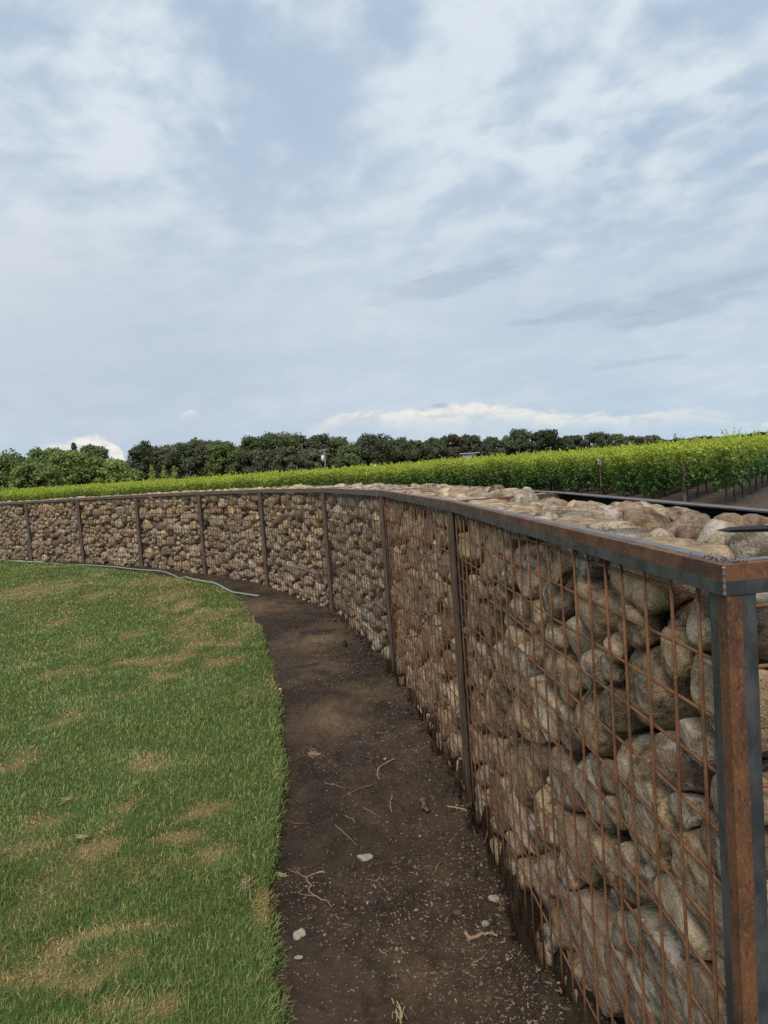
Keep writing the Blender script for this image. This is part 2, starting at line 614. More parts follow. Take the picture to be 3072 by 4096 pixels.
def mat_soil(name, dark, light, chips=True, attr=False):
    mt, q, bs, out = new_mat(name)
    geo = q.n('ShaderNodeNewGeometry').outputs['Position']
    n0 = q.noise(geo, .9, 4, .55, .4)
    n1 = q.noise(geo, 5.0, 6, .65, .3)
    n2 = q.noise(geo, 55.0, 5, .7)
    c = q.mix(q.rng(q.m('ADD', q.m('MULTIPLY', n0, .6), q.m('MULTIPLY', n1, .4)), .38, .64), dark, light)
    c = q.mix(q.m('MULTIPLY', q.rng(n2, .52, .75), .5), c, tuple(2.0 * v for v in light))
    c = q.mix(q.m('MULTIPLY', q.rng(n2, .45, .3), .6), c, tuple(.45 * v for v in dark))
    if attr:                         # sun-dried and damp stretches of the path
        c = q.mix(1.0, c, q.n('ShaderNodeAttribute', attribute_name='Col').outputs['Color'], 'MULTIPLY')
    if chips:
        vd = q.vor(geo, 75.0)
        vc = q.vor(geo, 75.0, out='Color')
        pick = q.m('GREATER_THAN', q.sep(vc)[0], .80)
        spot = q.m('MULTIPLY', q.m('LESS_THAN', vd, .30), pick)
        c = q.mix(q.m('MULTIPLY', spot, .8), c, (.17, .13, .10))
    q.put(bs.inputs['Base Color'], c)
    damp = q.m('MULTIPLY', q.rng(q.noise(geo, 1.7, 4, .5, .3), .56, .64), .8)
    c = q.mix(damp, c, tuple(.75 * v for v in dark))
    q.put(bs.inputs['Base Color'], c)
    q.put(bs.inputs['Roughness'], q.m('SUBTRACT', .92, q.m('MULTIPLY', damp, .4)))
    bs.inputs['Specular IOR Level'].default_value = .3
    h = q.m('ADD', q.m('MULTIPLY', n2, .6), q.m('MULTIPLY', n1, 1.2))
    h = q.m('MULTIPLY', h, q.m('SUBTRACT', 1.0, q.m('MULTIPLY', damp, .6)))
    bump(q, bs, h, .022, 1.0)
    return mt


def mat_plain(name, c, rough=.6, metal=0.0, nscale=25.0, amt=.35, spec=.4):
    mt, q, bs, out = new_mat(name)
    tco = q.n('ShaderNodeTexCoord').outputs['Object']
    nz = q.noise(tco, nscale, 5, .65)
    cc = q.mix(nz, tuple(v * (1 - amt) for v in c), tuple(v * (1 + amt) for v in c))
    q.put(bs.inputs['Base Color'], cc)
    bs.inputs['Roughness'].default_value = rough
    bs.inputs['Metallic'].default_value = metal
    bs.inputs['Specular IOR Level'].default_value = spec
    bump(q, bs, nz, .003, .4)
    return mt


M_STONE = mat_stone()
M_STONE_TAN = mat_stone('tan_stone', (1.28, 1.10, .86))
M_STEEL = mat_steel()
M_STEEL_FAR = mat_steel('brown_grey_steel', .85, .30, (.075, .048, .033), (.135, .082, .050), (.062, .053, .046), (.125, .108, .093))
M_WIRE = mat_rustwire()
M_WIRE_FAR = mat_rustwire('brown_wire', (.05, .034, .024), (.11, .062, .036), (.15, .085, .05))
M_GRASS = mat_col('grass_blades', .55, .25, 0.0, spec=.3)
M_LEAF = mat_col('vine_leaves', .5, .35, .12, spec=.35)
M_TREE = mat_col('tree_leaves', .6, .2, .18, spec=.2)
M_BARK = mat_plain('bark', (.06, .045, .035), .9, 0, 8.0, .5)
M_TWIG = mat_col('bare_wood', .85, 0, .1, 60.0)
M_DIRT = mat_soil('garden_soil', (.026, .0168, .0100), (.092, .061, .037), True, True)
M_CLOD = mat_soil('soil_clod', (.022, .0145, .0090), (.075, .050, .031))
M_FIELD = mat_soil('vineyard_soil', (.055, .039, .029), (.10, .072, .053))
M_THATCH = mat_col('lawn_thatch', .95, 0, 0.0, 70.0)
M_CHIP = mat_col('chips', .9, 0, .1)
M_ROCK = mat_col('loose_rock', .9, 0, .05, 110.0)
M_HOSE = mat_plain('hose_rubber', (.205, .255, .21), .55, 0, 12.0, .2)
M_BLACK = mat_plain('black_plastic', (.012, .012, .016), .35, 0, 30.0, .3)
M_POST = mat_plain('grey_timber', (.15, .115, .085), .9, 0, 14.0, .5)
M_WHITE = mat_plain('white_paint', (.75, .75, .72), .6, 0, 5.0, .08)
M_RED = mat_plain('red_print', (.5, .06, .05), .6, 0, 5.0, .08)
M_ROOF = mat_plain('metal_roof', (.42, .43, .42), .45, .3, 3.0, .15)
M_LATT = mat_plain('galvanised_lattice', (.30, .32, .34), .5, .4, 3.0, .1)
M_SHED = mat_plain('shed_boards', (.42, .40, .35), .8, 0, 2.0, .15)
M_DARK = mat_plain('dark_matte', (.010, .010, .010), .95, 0, 30, .3, .1)
M_HILL = mat_plain('hill_woods', (.045, .06, .05), .95, 0, .02, .4)

# ------------------------------------------------------------------ plan of the wall
HW, TW = 1.485, .62
HEAD = [-4.8, -8.3, -16.7, -28.0, -36.6, -45.8, -50.5, -52.8, -54.0, -55.5]
PF = [np.array([.541, 1.089])]
for i, a in enumerate(HEAD):
    L = 2.435 if i == 0 else 2.458
    PF.append(PF[-1] + L * np.array([math.sin(rad(a)), math.cos(rad(a))]))
PBk = []
for i in range(len(PF)):
    a = rad(HEAD[0]) if i == 0 else rad(HEAD[-1]) if i == len(HEAD) else (rad(HEAD[i - 1]) + rad(HEAD[i])) / 2
    d = 0 if i in (0, len(HEAD)) else (rad(HEAD[i - 1]) - rad(HEAD[i])) / 2
    PBk.append(PF[i] + TW / math.cos(d) * np.array([math.cos(a), -math.sin(a)]))

# lawn edge (towards the wall) on the ground, near to far
EDGE = np.array([(-.30, -4.0), (-.38, .5), (-.42, 2.0), (-.54, 2.47), (-.60, 3.2), (-.72, 4.1), (-.88, 5.05), (-1.11, 6.1), (-1.50, 7.7), (-2.07, 9.4), (-2.87, 11.06), (-4.44, 12.7), (-6.9, 15.05), (-9.9, 17.45), (-14.0, 20.4), (-30, 31.5)])
_s = np.concatenate([[0], np.cumsum(np.linalg.norm(np.diff(EDGE, axis=0), axis=1))])


def edge_wob(y):
    return (fbm(y, np.asarray(y) * 0, 3.0, 4) - .5) * .06 + (fbm(y, np.asarray(y) * 0 + 5, 17.0, 3) - .5) * .035


def edge_x(y):
    return np.interp(y, EDGE[:, 1], EDGE[:, 0])


# ------------------------------------------------------------------ ground
mid = [(PF[i] + PBk[i]) / 2 for i in range(len(PF))]
ring = [(.86, -6.0), (1.3, -6.0), (1.3, 50.0), (-50, 50.0), (-50, 47.0)] + [tuple(v) for v in mid[::-1]]
V = [(x, y, -.06) for x, y in ring] + [(-3000, -200, -.06), (3000, -200, -.06), (3000, 5000, -.06), (-3000, 5000, -.06), (-50, -6, -.06), (1.3, -6, -.06), (1.3, 50, -.06), (-50, 50, -.06)]
n0_ = len(ring)
me = bpy.data.meshes.new('ground')
me.from_pydata(V, [], [list(range(n0_))] + [[n0_ + a_, n0_ + b_, n0_ + 4 + b_, n0_ + 4 + a_] for a_, b_ in ((0, 1), (1, 2), (2, 3), (3, 0))])
me.materials.append(M_FIELD)
obj('ground', me, kind='structure')

# soil strip between lawn and wall: fine relief, a washed-out trench along the wall's foot
WX = np.array([p[0] for p in PF])
WY = np.array([p[1] for p in PF])


def wall_x(y):
    return np.where(y < WY[0], WX[0] + (WY[0] - y) * .09, np.interp(y, WY, WX))


def wall_d(x, y):
    """distance to the wall's front line"""
    d = np.full(np.shape(x), 1e9)
    for i in range(len(PF) - 1):
        a, b = PF[i], PF[i + 1]
        ab = b - a
        t = np.clip(((x - a[0]) * ab[0] + (y - a[1]) * ab[1]) / (ab @ ab), 0, 1)
        d = np.minimum(d, np.hypot(x - a[0] - t * ab[0], y - a[1] - t * ab[1]))
    return d


def soil_z(x, y):
    z = (fbm(x, y, 1.1, 3) - .5) * .06 + (fbm(x, y, 6, 4, .55) - .5) * .055 + (fbm(x + 9, y, 28, 3, .65) - .5) * .030
    dw = wall_d(x, y) + (fbm(x, y, 5.5, 4, .6) - .5) * .20
    z = z - .20 * np.clip((.055 - dw) / .040, 0, 1) * np.clip((8.5 - y) / 4, 0, 1)
    z = z + .085 * np.clip((2.7 - y) / .9, 0, 1) * np.clip(1 - dw / .35, 0, 1)
    return z - .012


ys = np.concatenate([np.arange(-1.0, 1.6, .12), np.arange(1.6, 4.5, .018), np.arange(4.5, 9, .04), np.arange(9, 26, .12)])
ts = np.linspace(0, 1, 110)
X0 = edge_x(ys) - .25
X1 = wall_x(ys) + np.where(ys < 6, .25, .5)
X = X0[:, None] + (X1 - X0)[:, None] * ts[None]
Y = np.repeat(ys[:, None], len(ts), 1)
Z = soil_z(X, Y)
ny, nt_ = X.shape
idx = np.arange(ny * nt_).reshape(ny, nt_)
F = np.stack([idx[:-1, :-1], idx[:-1, 1:], idx[1:, 1:], idx[1:, :-1]], -1).reshape(-1, 4)
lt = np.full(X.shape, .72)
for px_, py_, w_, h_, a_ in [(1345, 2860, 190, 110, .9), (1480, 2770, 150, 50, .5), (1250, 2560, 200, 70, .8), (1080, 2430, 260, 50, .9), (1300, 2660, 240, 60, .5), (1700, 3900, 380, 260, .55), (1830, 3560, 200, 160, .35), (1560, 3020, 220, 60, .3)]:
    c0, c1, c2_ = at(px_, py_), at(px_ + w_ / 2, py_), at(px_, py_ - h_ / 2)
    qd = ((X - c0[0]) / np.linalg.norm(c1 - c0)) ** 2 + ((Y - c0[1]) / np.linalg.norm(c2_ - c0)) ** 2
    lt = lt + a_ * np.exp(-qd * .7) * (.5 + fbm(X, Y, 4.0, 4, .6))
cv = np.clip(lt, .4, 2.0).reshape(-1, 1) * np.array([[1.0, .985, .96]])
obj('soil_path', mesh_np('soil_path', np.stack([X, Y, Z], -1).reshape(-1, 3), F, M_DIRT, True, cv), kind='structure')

# dry patches of the lawn, as they lie on the ground
DRY = [(690, 2385, 60, 20), (735, 2425, 60, 36), (765, 2475, 54, 46), (778, 2535, 54, 50), (768, 2595, 54, 46), (735, 2640, 80, 30), (660, 2665, 90, 22), (651, 2330, 130, 22), (173, 2366, 160, 40), (383, 2388, 80, 26), (680, 2395, 110, 34), (752, 2500, 26, 90), (846, 2475, 60, 16), (1027, 2500, 80, 18), (918, 2583, 110, 22), (882, 2660, 130, 20),
       (640, 2652, 260, 24), (290, 2700, 120, 24), (650, 2728, 70, 26), (228, 2503, 50, 22), (535, 2547, 70, 26), (264, 2898, 70, 30), (817, 3268, 130, 42), (500, 3278, 55, 60), (200, 3310, 90, 60),
       (383, 3434, 100, 70), (108, 3412, 140, 40), (760, 3376, 140, 40), (1049, 3665, 50, 110), (253, 3825, 110, 60), (405, 3767, 90, 40), (463, 3882, 110, 50), (347, 3955, 110, 40), (150, 3926, 160, 50),
       (600, 3080, 160, 40), (850, 3450, 110, 60), (30, 3100, 90, 90), (560, 3735, 150, 30), (900, 2450, 120, 20), (960, 2360, 90, 14), (560, 4060, 200, 60), (60, 2370, 120, 30)]


def ground_inv(x, y, z=0.03):
    v = np.stack([x, y, np.full_like(x, z - EYE)], -1)
    dz = v @ CF
    return 1536 + FPX * (v @ CX) / dz, 2048 - FPX * (v @ CU) / dz


DRYW = []
for px, py, w, h in DRY:
    c = at(px, py)
    a = at(px + w / 2, py)
    b = at(px, py - h / 2)
    b2 = at(px, py + h / 2)
    DRYW.append((c[0], c[1], np.linalg.norm(a - c) * 1.25, np.linalg.norm(b - b2) / 2 * 1.35))


def dryness(x, y):
    d = np.zeros_like(x)
    nz = fbm(x, y, 9.0, 5, .68)
    for cx, cy, ra, rb in DRYW:
        q = np.sqrt(((x - cx) / ra) ** 2 + ((y - cy) / rb) ** 2)
        d = np.maximum(d, np.clip((1.60 - q + (nz - .5) * 4.0) * .72, 0, .92))
    d = np.maximum(d, np.clip((fbm(x + 40, y, 1.1, 5, .65) - .57) * 3.0, 0, .32))
    return np.clip(d, 0, 1)


# lawn sheet
ys = np.concatenate([np.arange(-4, 1.5, .2), np.arange(1.5, 6, .04), np.arange(6, 18, .1), np.arange(18, 31, .25)])
ts = np.linspace(0, 1, 160) ** 2.2
X = edge_x(ys)[:, None] - .01 + edge_wob(ys)[:, None] * (1 - ts) - ts[None] * 40
Y = np.repeat(ys[:, None], len(ts), 1)


def lawn_z(x, y):
    return .022 + (fbm(x, y, .5, 3) - .5) * .05 + (fbm(x, y, 3, 2) - .5) * .012


Z = lawn_z(X, Y)
Z[:, 0] = -.05
ny, nt_ = X.shape
idx = np.arange(ny * nt_).reshape(ny, nt_)
F = np.stack([idx[:-1, 1:], idx[:-1, :-1], idx[1:, :-1], idx[1:, 1:]], -1).reshape(-1, 4)
dv = dryness(X.ravel(), Y.ravel())[:, None]
dv = dv * .5
gv = np.array([(.050, .080, .022)]) * (1 - dv) + np.array([(.26, .19, .09)]) * dv  # green darkened for depth: shade between the blades put into the sheet's colour
obj('lawn', mesh_np('lawn', np.stack([X, Y, Z], -1).reshape(-1, 3), F, M_THATCH, True, gv), kind='structure')

# ------------------------------------------------------------------ gabion wall


def l_rail(name, a, b, inward, parent, z, leg=.05, th=.005, a_cut=(0, 0), b_cut=(0, 0)):
    """angle iron lying along a->b: vertical leg outside, flat leg on top pointing inward"""
    a, b = np.asarray(a, float), np.asarray(b, float)
    e = (b - a) / np.linalg.norm(b - a)
    n = np.asarray(inward, float)
    # profile (inward, z, band)
    prof = [(0, 0, .0), (0, -.5 * leg, .5), (0, -leg, 1.0), (th, -leg, 1.0), (th, -th, .3), (leg, -th, 1.0), (leg, 0, 1.0), (.5 * leg, 0, .5)]
    V, B = [], []
    ns = 8
    for i in range(ns + 1):
        t = i / ns
        for (d, h, bb) in prof:
            s0 = a_cut[0] + a_cut[1] * d
            s1 = b_cut[0] + b_cut[1] * d
            L = np.linalg.norm(b - a)
            s = s0 + (L - s0 - s1) * t
            p = a + e * s + n * d
            V.append((p[0], p[1], z + h))
            B.append(bb)
    k = len(prof)
    F = []
    for i in range(ns):
        for j in range(k):
            F.append((i * k + j, i * k + (j + 1) % k, (i + 1) * k + (j + 1) % k, (i + 1) * k + j))
    caps = []
    for o in (0, ns * k):
        q = [(0, 2, 3, 4), (0, 4, 5, 6)] if o else [(3, 2, 0, 4)[::-1], (5, 4, 0, 6)]
        for c in q:
            caps.append([o + v for v in c])
    me = mesh_np(name, np.array(V), np.array(F + caps), STEEL_NOW, False, None, B)
    return obj(name, me, parent)


def l_post(name, c, d1, d2, parent, h, leg=.05, th=.005):
    """upright angle iron: corner at c, legs along unit vectors d1 and d2"""
    c, d1, d2 = np.asarray(c), np.asarray(d1), np.asarray(d2)
    prof = [(0, 0, 0.), (.5 * leg, 0, .5), (leg, 0, 1.), (leg, th, 1.), (th, th, .3), (th, leg, 1.), (0, leg, 1.), (0, .5 * leg, .5)]
    V, B, F = [], [], []
    zs = np.linspace(-.12, h, 7)
    for z in zs:
        for (p, q, bb) in prof:
            v = c + d1 * p + d2 * q
            V.append((v[0], v[1], z))
            B.append(bb)
    k = len(prof)
    for i in range(len(zs) - 1):
        for j in range(k):
            F.append((i * k + j, i * k + (j + 1) % k, (i + 1) * k + (j + 1) % k, (i + 1) * k + j))
    return obj(name, mesh_np(name, np.array(V), np.array(F), STEEL_NOW, False, None, B), parent)


def pack(boxes, r_list, fixed, bx, iters=70, seed=1):
    """loose sphere packing: relax overlaps; every sphere stays in its own box"""
    rg = np.random.default_rng(seed)
    pts, rr, own = [], [], []
    for p, r, o in fixed:
        pts.append(p)
        rr.append(r)
        own.append(o)
    nf = len(pts)
    for o, (lo, hi) in enumerate(boxes):
        lo, hi = np.array(lo), np.array(hi)
        for r in r_list[o]:
            pts.append(lo + (hi - lo) * rg.random(3))
            rr.append(r)
            own.append(o)
    P_, R_, O_ = np.array(pts), np.array(rr), np.array(own)
    LO = np.array([b[0] for b in boxes])[O_]
    HI = np.array([b[1] for b in boxes])[O_]
    mob = np.ones(len(P_))
    mob[:nf] = .05
    for it in range(iters):
        d = P_[:, None] - P_[None]
        L = np.sqrt((d ** 2).sum(-1)) + 1e-6
        ov = np.clip((R_[:, None] + R_[None]) * .97 - L, 0, None)
        np.fill_diagonal(ov, 0)
        w = mob[:, None] / (mob[:, None] + mob[None])
        P_ += ((d / L[..., None]) * (ov * w * .55)[..., None]).sum(1)
        m_ = np.minimum(R_[:, None] * .8, (HI - LO) / 2 - 1e-4)
        P_ = np.clip(P_, LO + m_, HI - m_)
    return P_, R_, O_, nf


def stone_mesh(a_planes, rmax, k, lod, rg, inv_s, wob=1.0):
    Vd, Fd = ico(lod)
    T = np.clip(Vd @ a_planes.T, 0, None)
    q = (T ** k).sum(1) + (np.linalg.norm(Vd * inv_s, axis=1) / rmax) ** k
    rr = q ** (-1 / k)
    w = np.ones(len(Vd))
    for fq, am in ((2.2, .035), (3.6, .026), (6.5, .014), (11.0, .007)):
        for _ in range(3):
            dv = rg.normal(size=3)
            w += wob * am * np.sin(fq * (Vd @ dv) + rg.random() * 6.28)
    return Vd * (rr * w)[:, None], Fd


def build_basket(i, label, near, lod_big, fixed_px=(), seed=1):
    global STEEL_NOW
    STEEL_NOW = M_STEEL if i < 2 else M_STEEL_FAR
    WIRE = M_WIRE if i < 2 else M_WIRE_FAR
    P0, P1, B0, B1 = PF[i], PF[i + 1], PBk[i], PBk[i + 1]
    a = rad(HEAD[i])
    L = float(np.linalg.norm(P1 - P0))
    eu = np.array([math.sin(a), math.cos(a)])
    ew = np.array([math.cos(a), -math.sin(a)])
    M = np.array([[eu[0], ew[0], 0, P0[0]], [eu[1], ew[1], 0, P0[1]], [0, 0, 1, 0], [0, 0, 0, 1.0]])
    root = empty('gabion_basket', (P0[0], P0[1], 0), 0, label=label, category='gabion', group='gabion baskets of the curved stone wall')
    root.matrix_world = Matrix(M.tolist())
    rg = np.random.default_rng(seed)
    # back corners in local (u,w)
    loc2 = lambda p: np.array([(p - P0) @ eu, (p - P0) @ ew])
    b0, b1 = loc2(B0), loc2(B1)
    g0 = .004 if i else 0.0
    g1 = .004
    F0, F1 = np.array([g0, 0.]), np.array([L - g1, 0.])
    b0 = b0 + np.array([g0, 0])
    b1 = b1 - np.array([g1, 0])
    z = HW
    e0 = (b0 - F0) / np.linalg.norm(b0 - F0)
    e1 = (b1 - F1) / np.linalg.norm(b1 - F1)
    over = .006
    A0, A1 = F0 - e0 * over, F1 - e1 * over
    c0, c1 = b0 + e0 * over, b1 + e1 * over
    # mitred frame: every side cut by the slope of its neighbours
    l_rail('rail', A0, A1, (0, 1), root, z, a_cut=(0, (e0[0] / e0[1]) + (1.0 if i == 0 else 0)), b_cut=(0, -(e1[0] / e1[1])))
    l_rail('rail', c1, c0, (0, -1), root, z, a_cut=(0, .02), b_cut=(0, .02 + (1.0 if i == 0 else 0)))
    n0 = np.array([e0[1], -e0[0]])
    if i == 0:
        l_rail('rail', c0, A0, n0, root, z, a_cut=(0, 1.0), b_cut=(0, 1.0))
    else:
        l_rail('rail', b0 - e0 * .051, F0 + e0 * .051, n0, root, z - .0015, leg=.038)
    ph = z - .004
    dd = {0: (np.array([1., 0]), e0), 1: (np.array([-1., 0]), e1)}
    l_post('post', F0 + np.array([.002, 0]), dd[0][0], dd[0][1], root, ph)
    l_post('post', F1 - np.array([.002, 0]), dd[1][1], dd[1][0], root, ph)
    l_post('post', b0 + np.array([.002, -.002]), np.array([1., 0]), -e0, root, ph)
    l_post('post', b1 + np.array([-.002, -.002]), np.array([-1., 0]), -e1, root, ph)
    # thin matte black panel closing the back
    mb = MB()
    q0, q1 = b0 - e0 * .012, b1 - e1 * .012
    V = []
    for zz in (-.05, z - .008):
        for p_ in (q0, q1):
            V.append((p_[0], p_[1], zz))
        for p_ in (q1, q0):
            V.append((p_[0], p_[1] - .004, zz))
    mb.add(np.array(V), [(0, 1, 5, 4), (1, 2, 6, 5), (2, 3, 7, 6), (3, 0, 4, 7), (4, 5, 6, 7), (3, 2, 1, 0)])
    obj('back_panel', mb.mesh('back_panel', M_DARK), root)
    # wires, one by one
    sides = 8 if near else 5
    rw = .0035
    nv = int(round((L - .02) / .1016))
    us = (np.arange(1, nv)) * (L / nv)
    for u in us:
        zz = np.linspace(-.14, z - .012, 7)
        bend = np.cumsum(rg.normal(0, .0017, 7))
        pts = np.stack([u + bend, .0085 + 0 * zz + rg.normal(0, .0006, 7), zz], 1)
        mb = MB()
        mb.tube(pts, rw, sides)
        obj('wire', mb.mesh('wire', WIRE, True), root)
    nh = 14
    for k in range(nh):
        zz = z - .075 - k * .1016
        t = np.linspace(.012, L - .012, 9)
        pts = np.stack([t, .0150 + rg.normal(0, .0006, 9), zz + np.cumsum(rg.normal(0, .0017, 9))], 1)
        mb = MB()
        mb.tube(pts, rw, sides)
        obj('wire', mb.mesh('wire', WIRE, True), root)
    if i == 0:
        ang = e0
        for k in range(nh):
            zz = z - .075 - k * .1016
            mb = MB()
            t = np.linspace(.012, TW - .012, 5)
            mb.tube(np.stack([F0[0] + .015 + 0 * t, t, zz + rg.normal(0, .001, 5)], 1), rw, sides)
            obj('wire', mb.mesh('wire', WIRE, True), root)
        for k in range(1, 6):
            mb = MB()
            zz = np.linspace(-.08, z - .012, 4)
            mb.tube(np.stack([F0[0] + .0085 + 0 * zz, k * .1016 + 0 * zz, zz], 1), rw, sides)
            obj('wire', mb.mesh('wire', WIRE, True), root)
    # ---- stones
    S = np.array([1.32, 1.18, 1.0])
    inv = 1 / S
    dip = .015 if i == 0 else .0
    fr = .020                            # nothing reaches past this depth behind the wires
    boxes = [((.014, fr, -.20), (L - .014, .24, z + .005)), ((.02, .24, z - .30), (L - .02, TW - (.065 if i < 2 else .05), z + (-.008 if i > 1 else -.002) - dip))]
    if i == 0:
        boxes.append(((.022, .24, -.06), (.26, TW - .03, z - .30)))
    bs_ = [(np.array(lo) * inv, np.array(hi) * inv) for lo, hi in boxes]
    med, sig = (.052, .58) if i else (.054, .62)
    rls = []
    fixed = []
    for (px, py, w_, h_) in fixed_px:
        # where the ray meets the plane just behind the wires
        d = ray(px, py)
        o = np.array([0, 0, EYE])
        nrm = np.array([ew[0], ew[1], 0])
        t = ((np.array([P0[0], P0[1], 0]) + nrm * .06 - o) @ nrm) / (d @ nrm)
        p = o + d * t
        u = (p[:2] - P0) @ eu
        sc = 1 / t                       # px per metre
        # foreshortening along u
        fs = abs(ray(px, py)[:2] @ ew) / np.linalg.norm(ray(px, py)[:2])
        wm = w_ * t / max(fs, .2)
        hm = h_ * t
        r = .5 * math.sqrt(wm / 1.32 * hm)
        r = min(r, .155)
        fixed.append((np.array([u, fr + min(r, .11) * 1.0, p[2]]) * inv, r, 0))
    for o, (lo, hi) in enumerate(bs_):
        vol = np.prod(hi - lo)
        used = sum(4.19 * f[1] ** 3 for f in fixed if f[2] == o)
        rl = []
        while used < vol * (.80 if o == 0 else .74):
            r = float(np.clip(med * math.exp(rg.normal(0, sig)), .020, .135 if o != 1 else .072))
            rl.append(r)
            used += 4.19 * r ** 3
        rls.append(sorted(rl, reverse=True))
    P_, R_, O_, nf = pack(bs_, rls, fixed, None, 60, seed)
    N = len(P_)
    dist = np.sqrt(((P_[:, None] - P_[None]) ** 2).sum(-1))
    depth_front = P_[:, 1] * S[1] - R_ * S[1]
    top_gap = z - (P_[:, 2] + R_)
    end_gap = P_[:, 0] * S[0] - R_ * S[0]
    vis = ((O_ == 0) & (depth_front < .062)) | ((top_gap < .07)) | ((i == 0) & (end_gap < .05) & (O_ != 1))
    score = np.where(vis, R_, -1)
    order = np.argsort(-score)
    keep = set(order[:300].tolist()) & set(np.nonzero(vis)[0].tolist())
    fill = MB()
    for n in range(N):
        nb = np.nonzero((dist[n] < R_[n] + R_ + .10) & (np.arange(N) != n))[0]
        pl = []
        for j in nb:
            d = dist[n, j]
            if d < 1e-4:
                continue
            nn = (P_[j] - P_[n]) / d
            dd_ = (d * d + R_[n] ** 2 - R_[j] ** 2) / (2 * d) - (.0024 if O_[n] == 0 else .007)
            dd_ = max(dd_, .25 * R_[n])
            pl.append(nn * inv / dd_)
        c = P_[n] * S
        if O_[n] == 0 or depth_front[n] < .3:
            tl = rg.normal(0, .16, 2)
            nn = np.array([tl[0], -1.0, tl[1]])
            nn /= np.linalg.norm(nn)
            pl.append(nn / max(c[1] - fr + rg.uniform(-.002, .002), .008))
        # the posts and the ends
        pl.append(np.array([-1., 0, 0]) / max(c[0] - .012, .01))
        pl.append(np.array([1., 0, 0]) / max(L - .012 - c[0], .01))
        if O_[n] == 1:
            pl.append(np.array([0, 1., 0]) / max(TW - .022 - c[1], .01))
        lim = z + (.028 if i > 1 else .045) + rg.uniform(-.025, .02) - dip * c[1] / TW - c[2]
        if O_[n] != 1 or c[1] < .26:
            lim = z - .007 - c[2] + max(0, c[1] - .13) * .25
        pl.append(np.array([0, 0, 1.]) / max(lim, .35 * R_[n]))
        for _ in range(8):               # flat breaks
            nn = rg.normal(size=3)
            nn /= np.linalg.norm(nn)
            pl.append(nn * inv / (R_[n] * rg.uniform(.72, 1.15)))
        pl = np.array(pl)
        ang_ = rg.random() < .62
        k = rg.uniform(14, 40) if ang_ else rg.uniform(6, 12)
        rx = R_[n] * (1.5 if ang_ else 1.2)
        if n in keep:
            lod = lod_big if R_[n] > .062 else max(3, lod_big - 1)
            if i > 4 and R_[n] < .05:
                lod = 2
            if lod_big > 3 and R_[n] > .10:
                lod = lod_big + (1 if i == 0 else 0)
            V, Fc = stone_mesh(pl, rx, k, lod, rg, inv, .75)
            tan = 3 <= i <= 7 and c[2] > z - .62 + .3 * math.sin(c[0] * 2 + i) and rg.random() < .42
            V[:, 1] = np.maximum(V[:, 1], -(c[1] - .0192))
            V[:, 0] = np.clip(V[:, 0], -(c[0] - .0105) if i else -(c[0] - .0192), L - .0105 - c[0])
            obj('stone', mesh_np('stone', V, Fc, M_STONE_TAN if tan else M_STONE, True), root, loc=c)
        else:
            V, Fc = stone_mesh(pl, rx, k, 2, rg, inv)
            fill.add(V + c, None, Fc)
    # packed inside of the basket, never seen but for the dark gaps
    fill.box((.05, .22, -.2), (L - .05, TW - .06, z - .26))
    obj('stone_fill', fill.mesh('stone_fill', M_STONE, True), root, kind='stuff')
    return root


FIX0 = [  # big stones of the nearest basket: centre and size in the photograph
    (2555, 2330, 190, 330), (2470, 2350, 150, 360), (2760, 2560, 160, 440), (2620, 2790, 250, 370), (2650, 3200, 290, 560), (2440, 2230, 90, 300), (2830, 2850, 150, 330),
    (2780, 3060, 120, 220), (2660, 2680, 130, 180), (2330, 2610, 130, 280), (2730, 2990, 170, 200), (2850, 3300, 140, 330), (2560, 2960, 140, 190),
    (2780, 3550, 180, 330), (2900, 3650, 120, 430), (2370, 3750, 260, 560), (2690, 3800, 260, 500), (2500, 3500, 170, 330), (2240, 3000, 120, 260), (2110, 2820, 90, 220),
    (2640, 3480, 110, 260), (2200, 3270, 110, 260), (2890, 2420, 60, 100), (2560, 2750, 90, 120), (2820, 3150, 130, 210), (2080, 2480, 90, 200), (2160, 2600, 90, 190)]
NAMES = ['nearest stone-filled wire basket, forming the open end of the wall beside the path',
         'stone-filled wire basket second from the open end of the wall',
         'stone-filled wire basket third from the open end, where the wall bends left',
         'stone-filled wire basket fourth from the open end of the wall',
         'stone-filled wire basket fifth from the open end, just past the hose tip',
         'stone-filled wire basket sixth from the open end, with tan stones near its top',
         'stone-filled wire basket seventh from the open end, orange tan stones along its upper edge',
         'stone-filled wire basket eighth from the open end, behind the green hose',
         'stone-filled wire basket ninth from the open end, behind the loops of the hose',
         'farthest stone-filled wire basket, cut by the left edge of the photo']
BASK = []
for i in range(len(HEAD)):
    BASK.append(build_basket(i, NAMES[i], i < 3, 4 if i < 2 else 3, FIX0 if i == 0 else (), 100 + i))

# weld seam on the outer corner of the frame
mb = MB()
zz = np.linspace(HW - .049, HW - .001, 14)
mb.tube(np.stack([-.006 + 0 * zz, -.0075 + 0 * zz, zz], 1), .0030 + .0007 * np.sin(np.arange(14) * 2.1), 6)
obj('weld_seam', mb.mesh('weld_seam', mat_plain('weld', (.2, .17, .15), .4, .6, 90, .4), True), BASK[0])

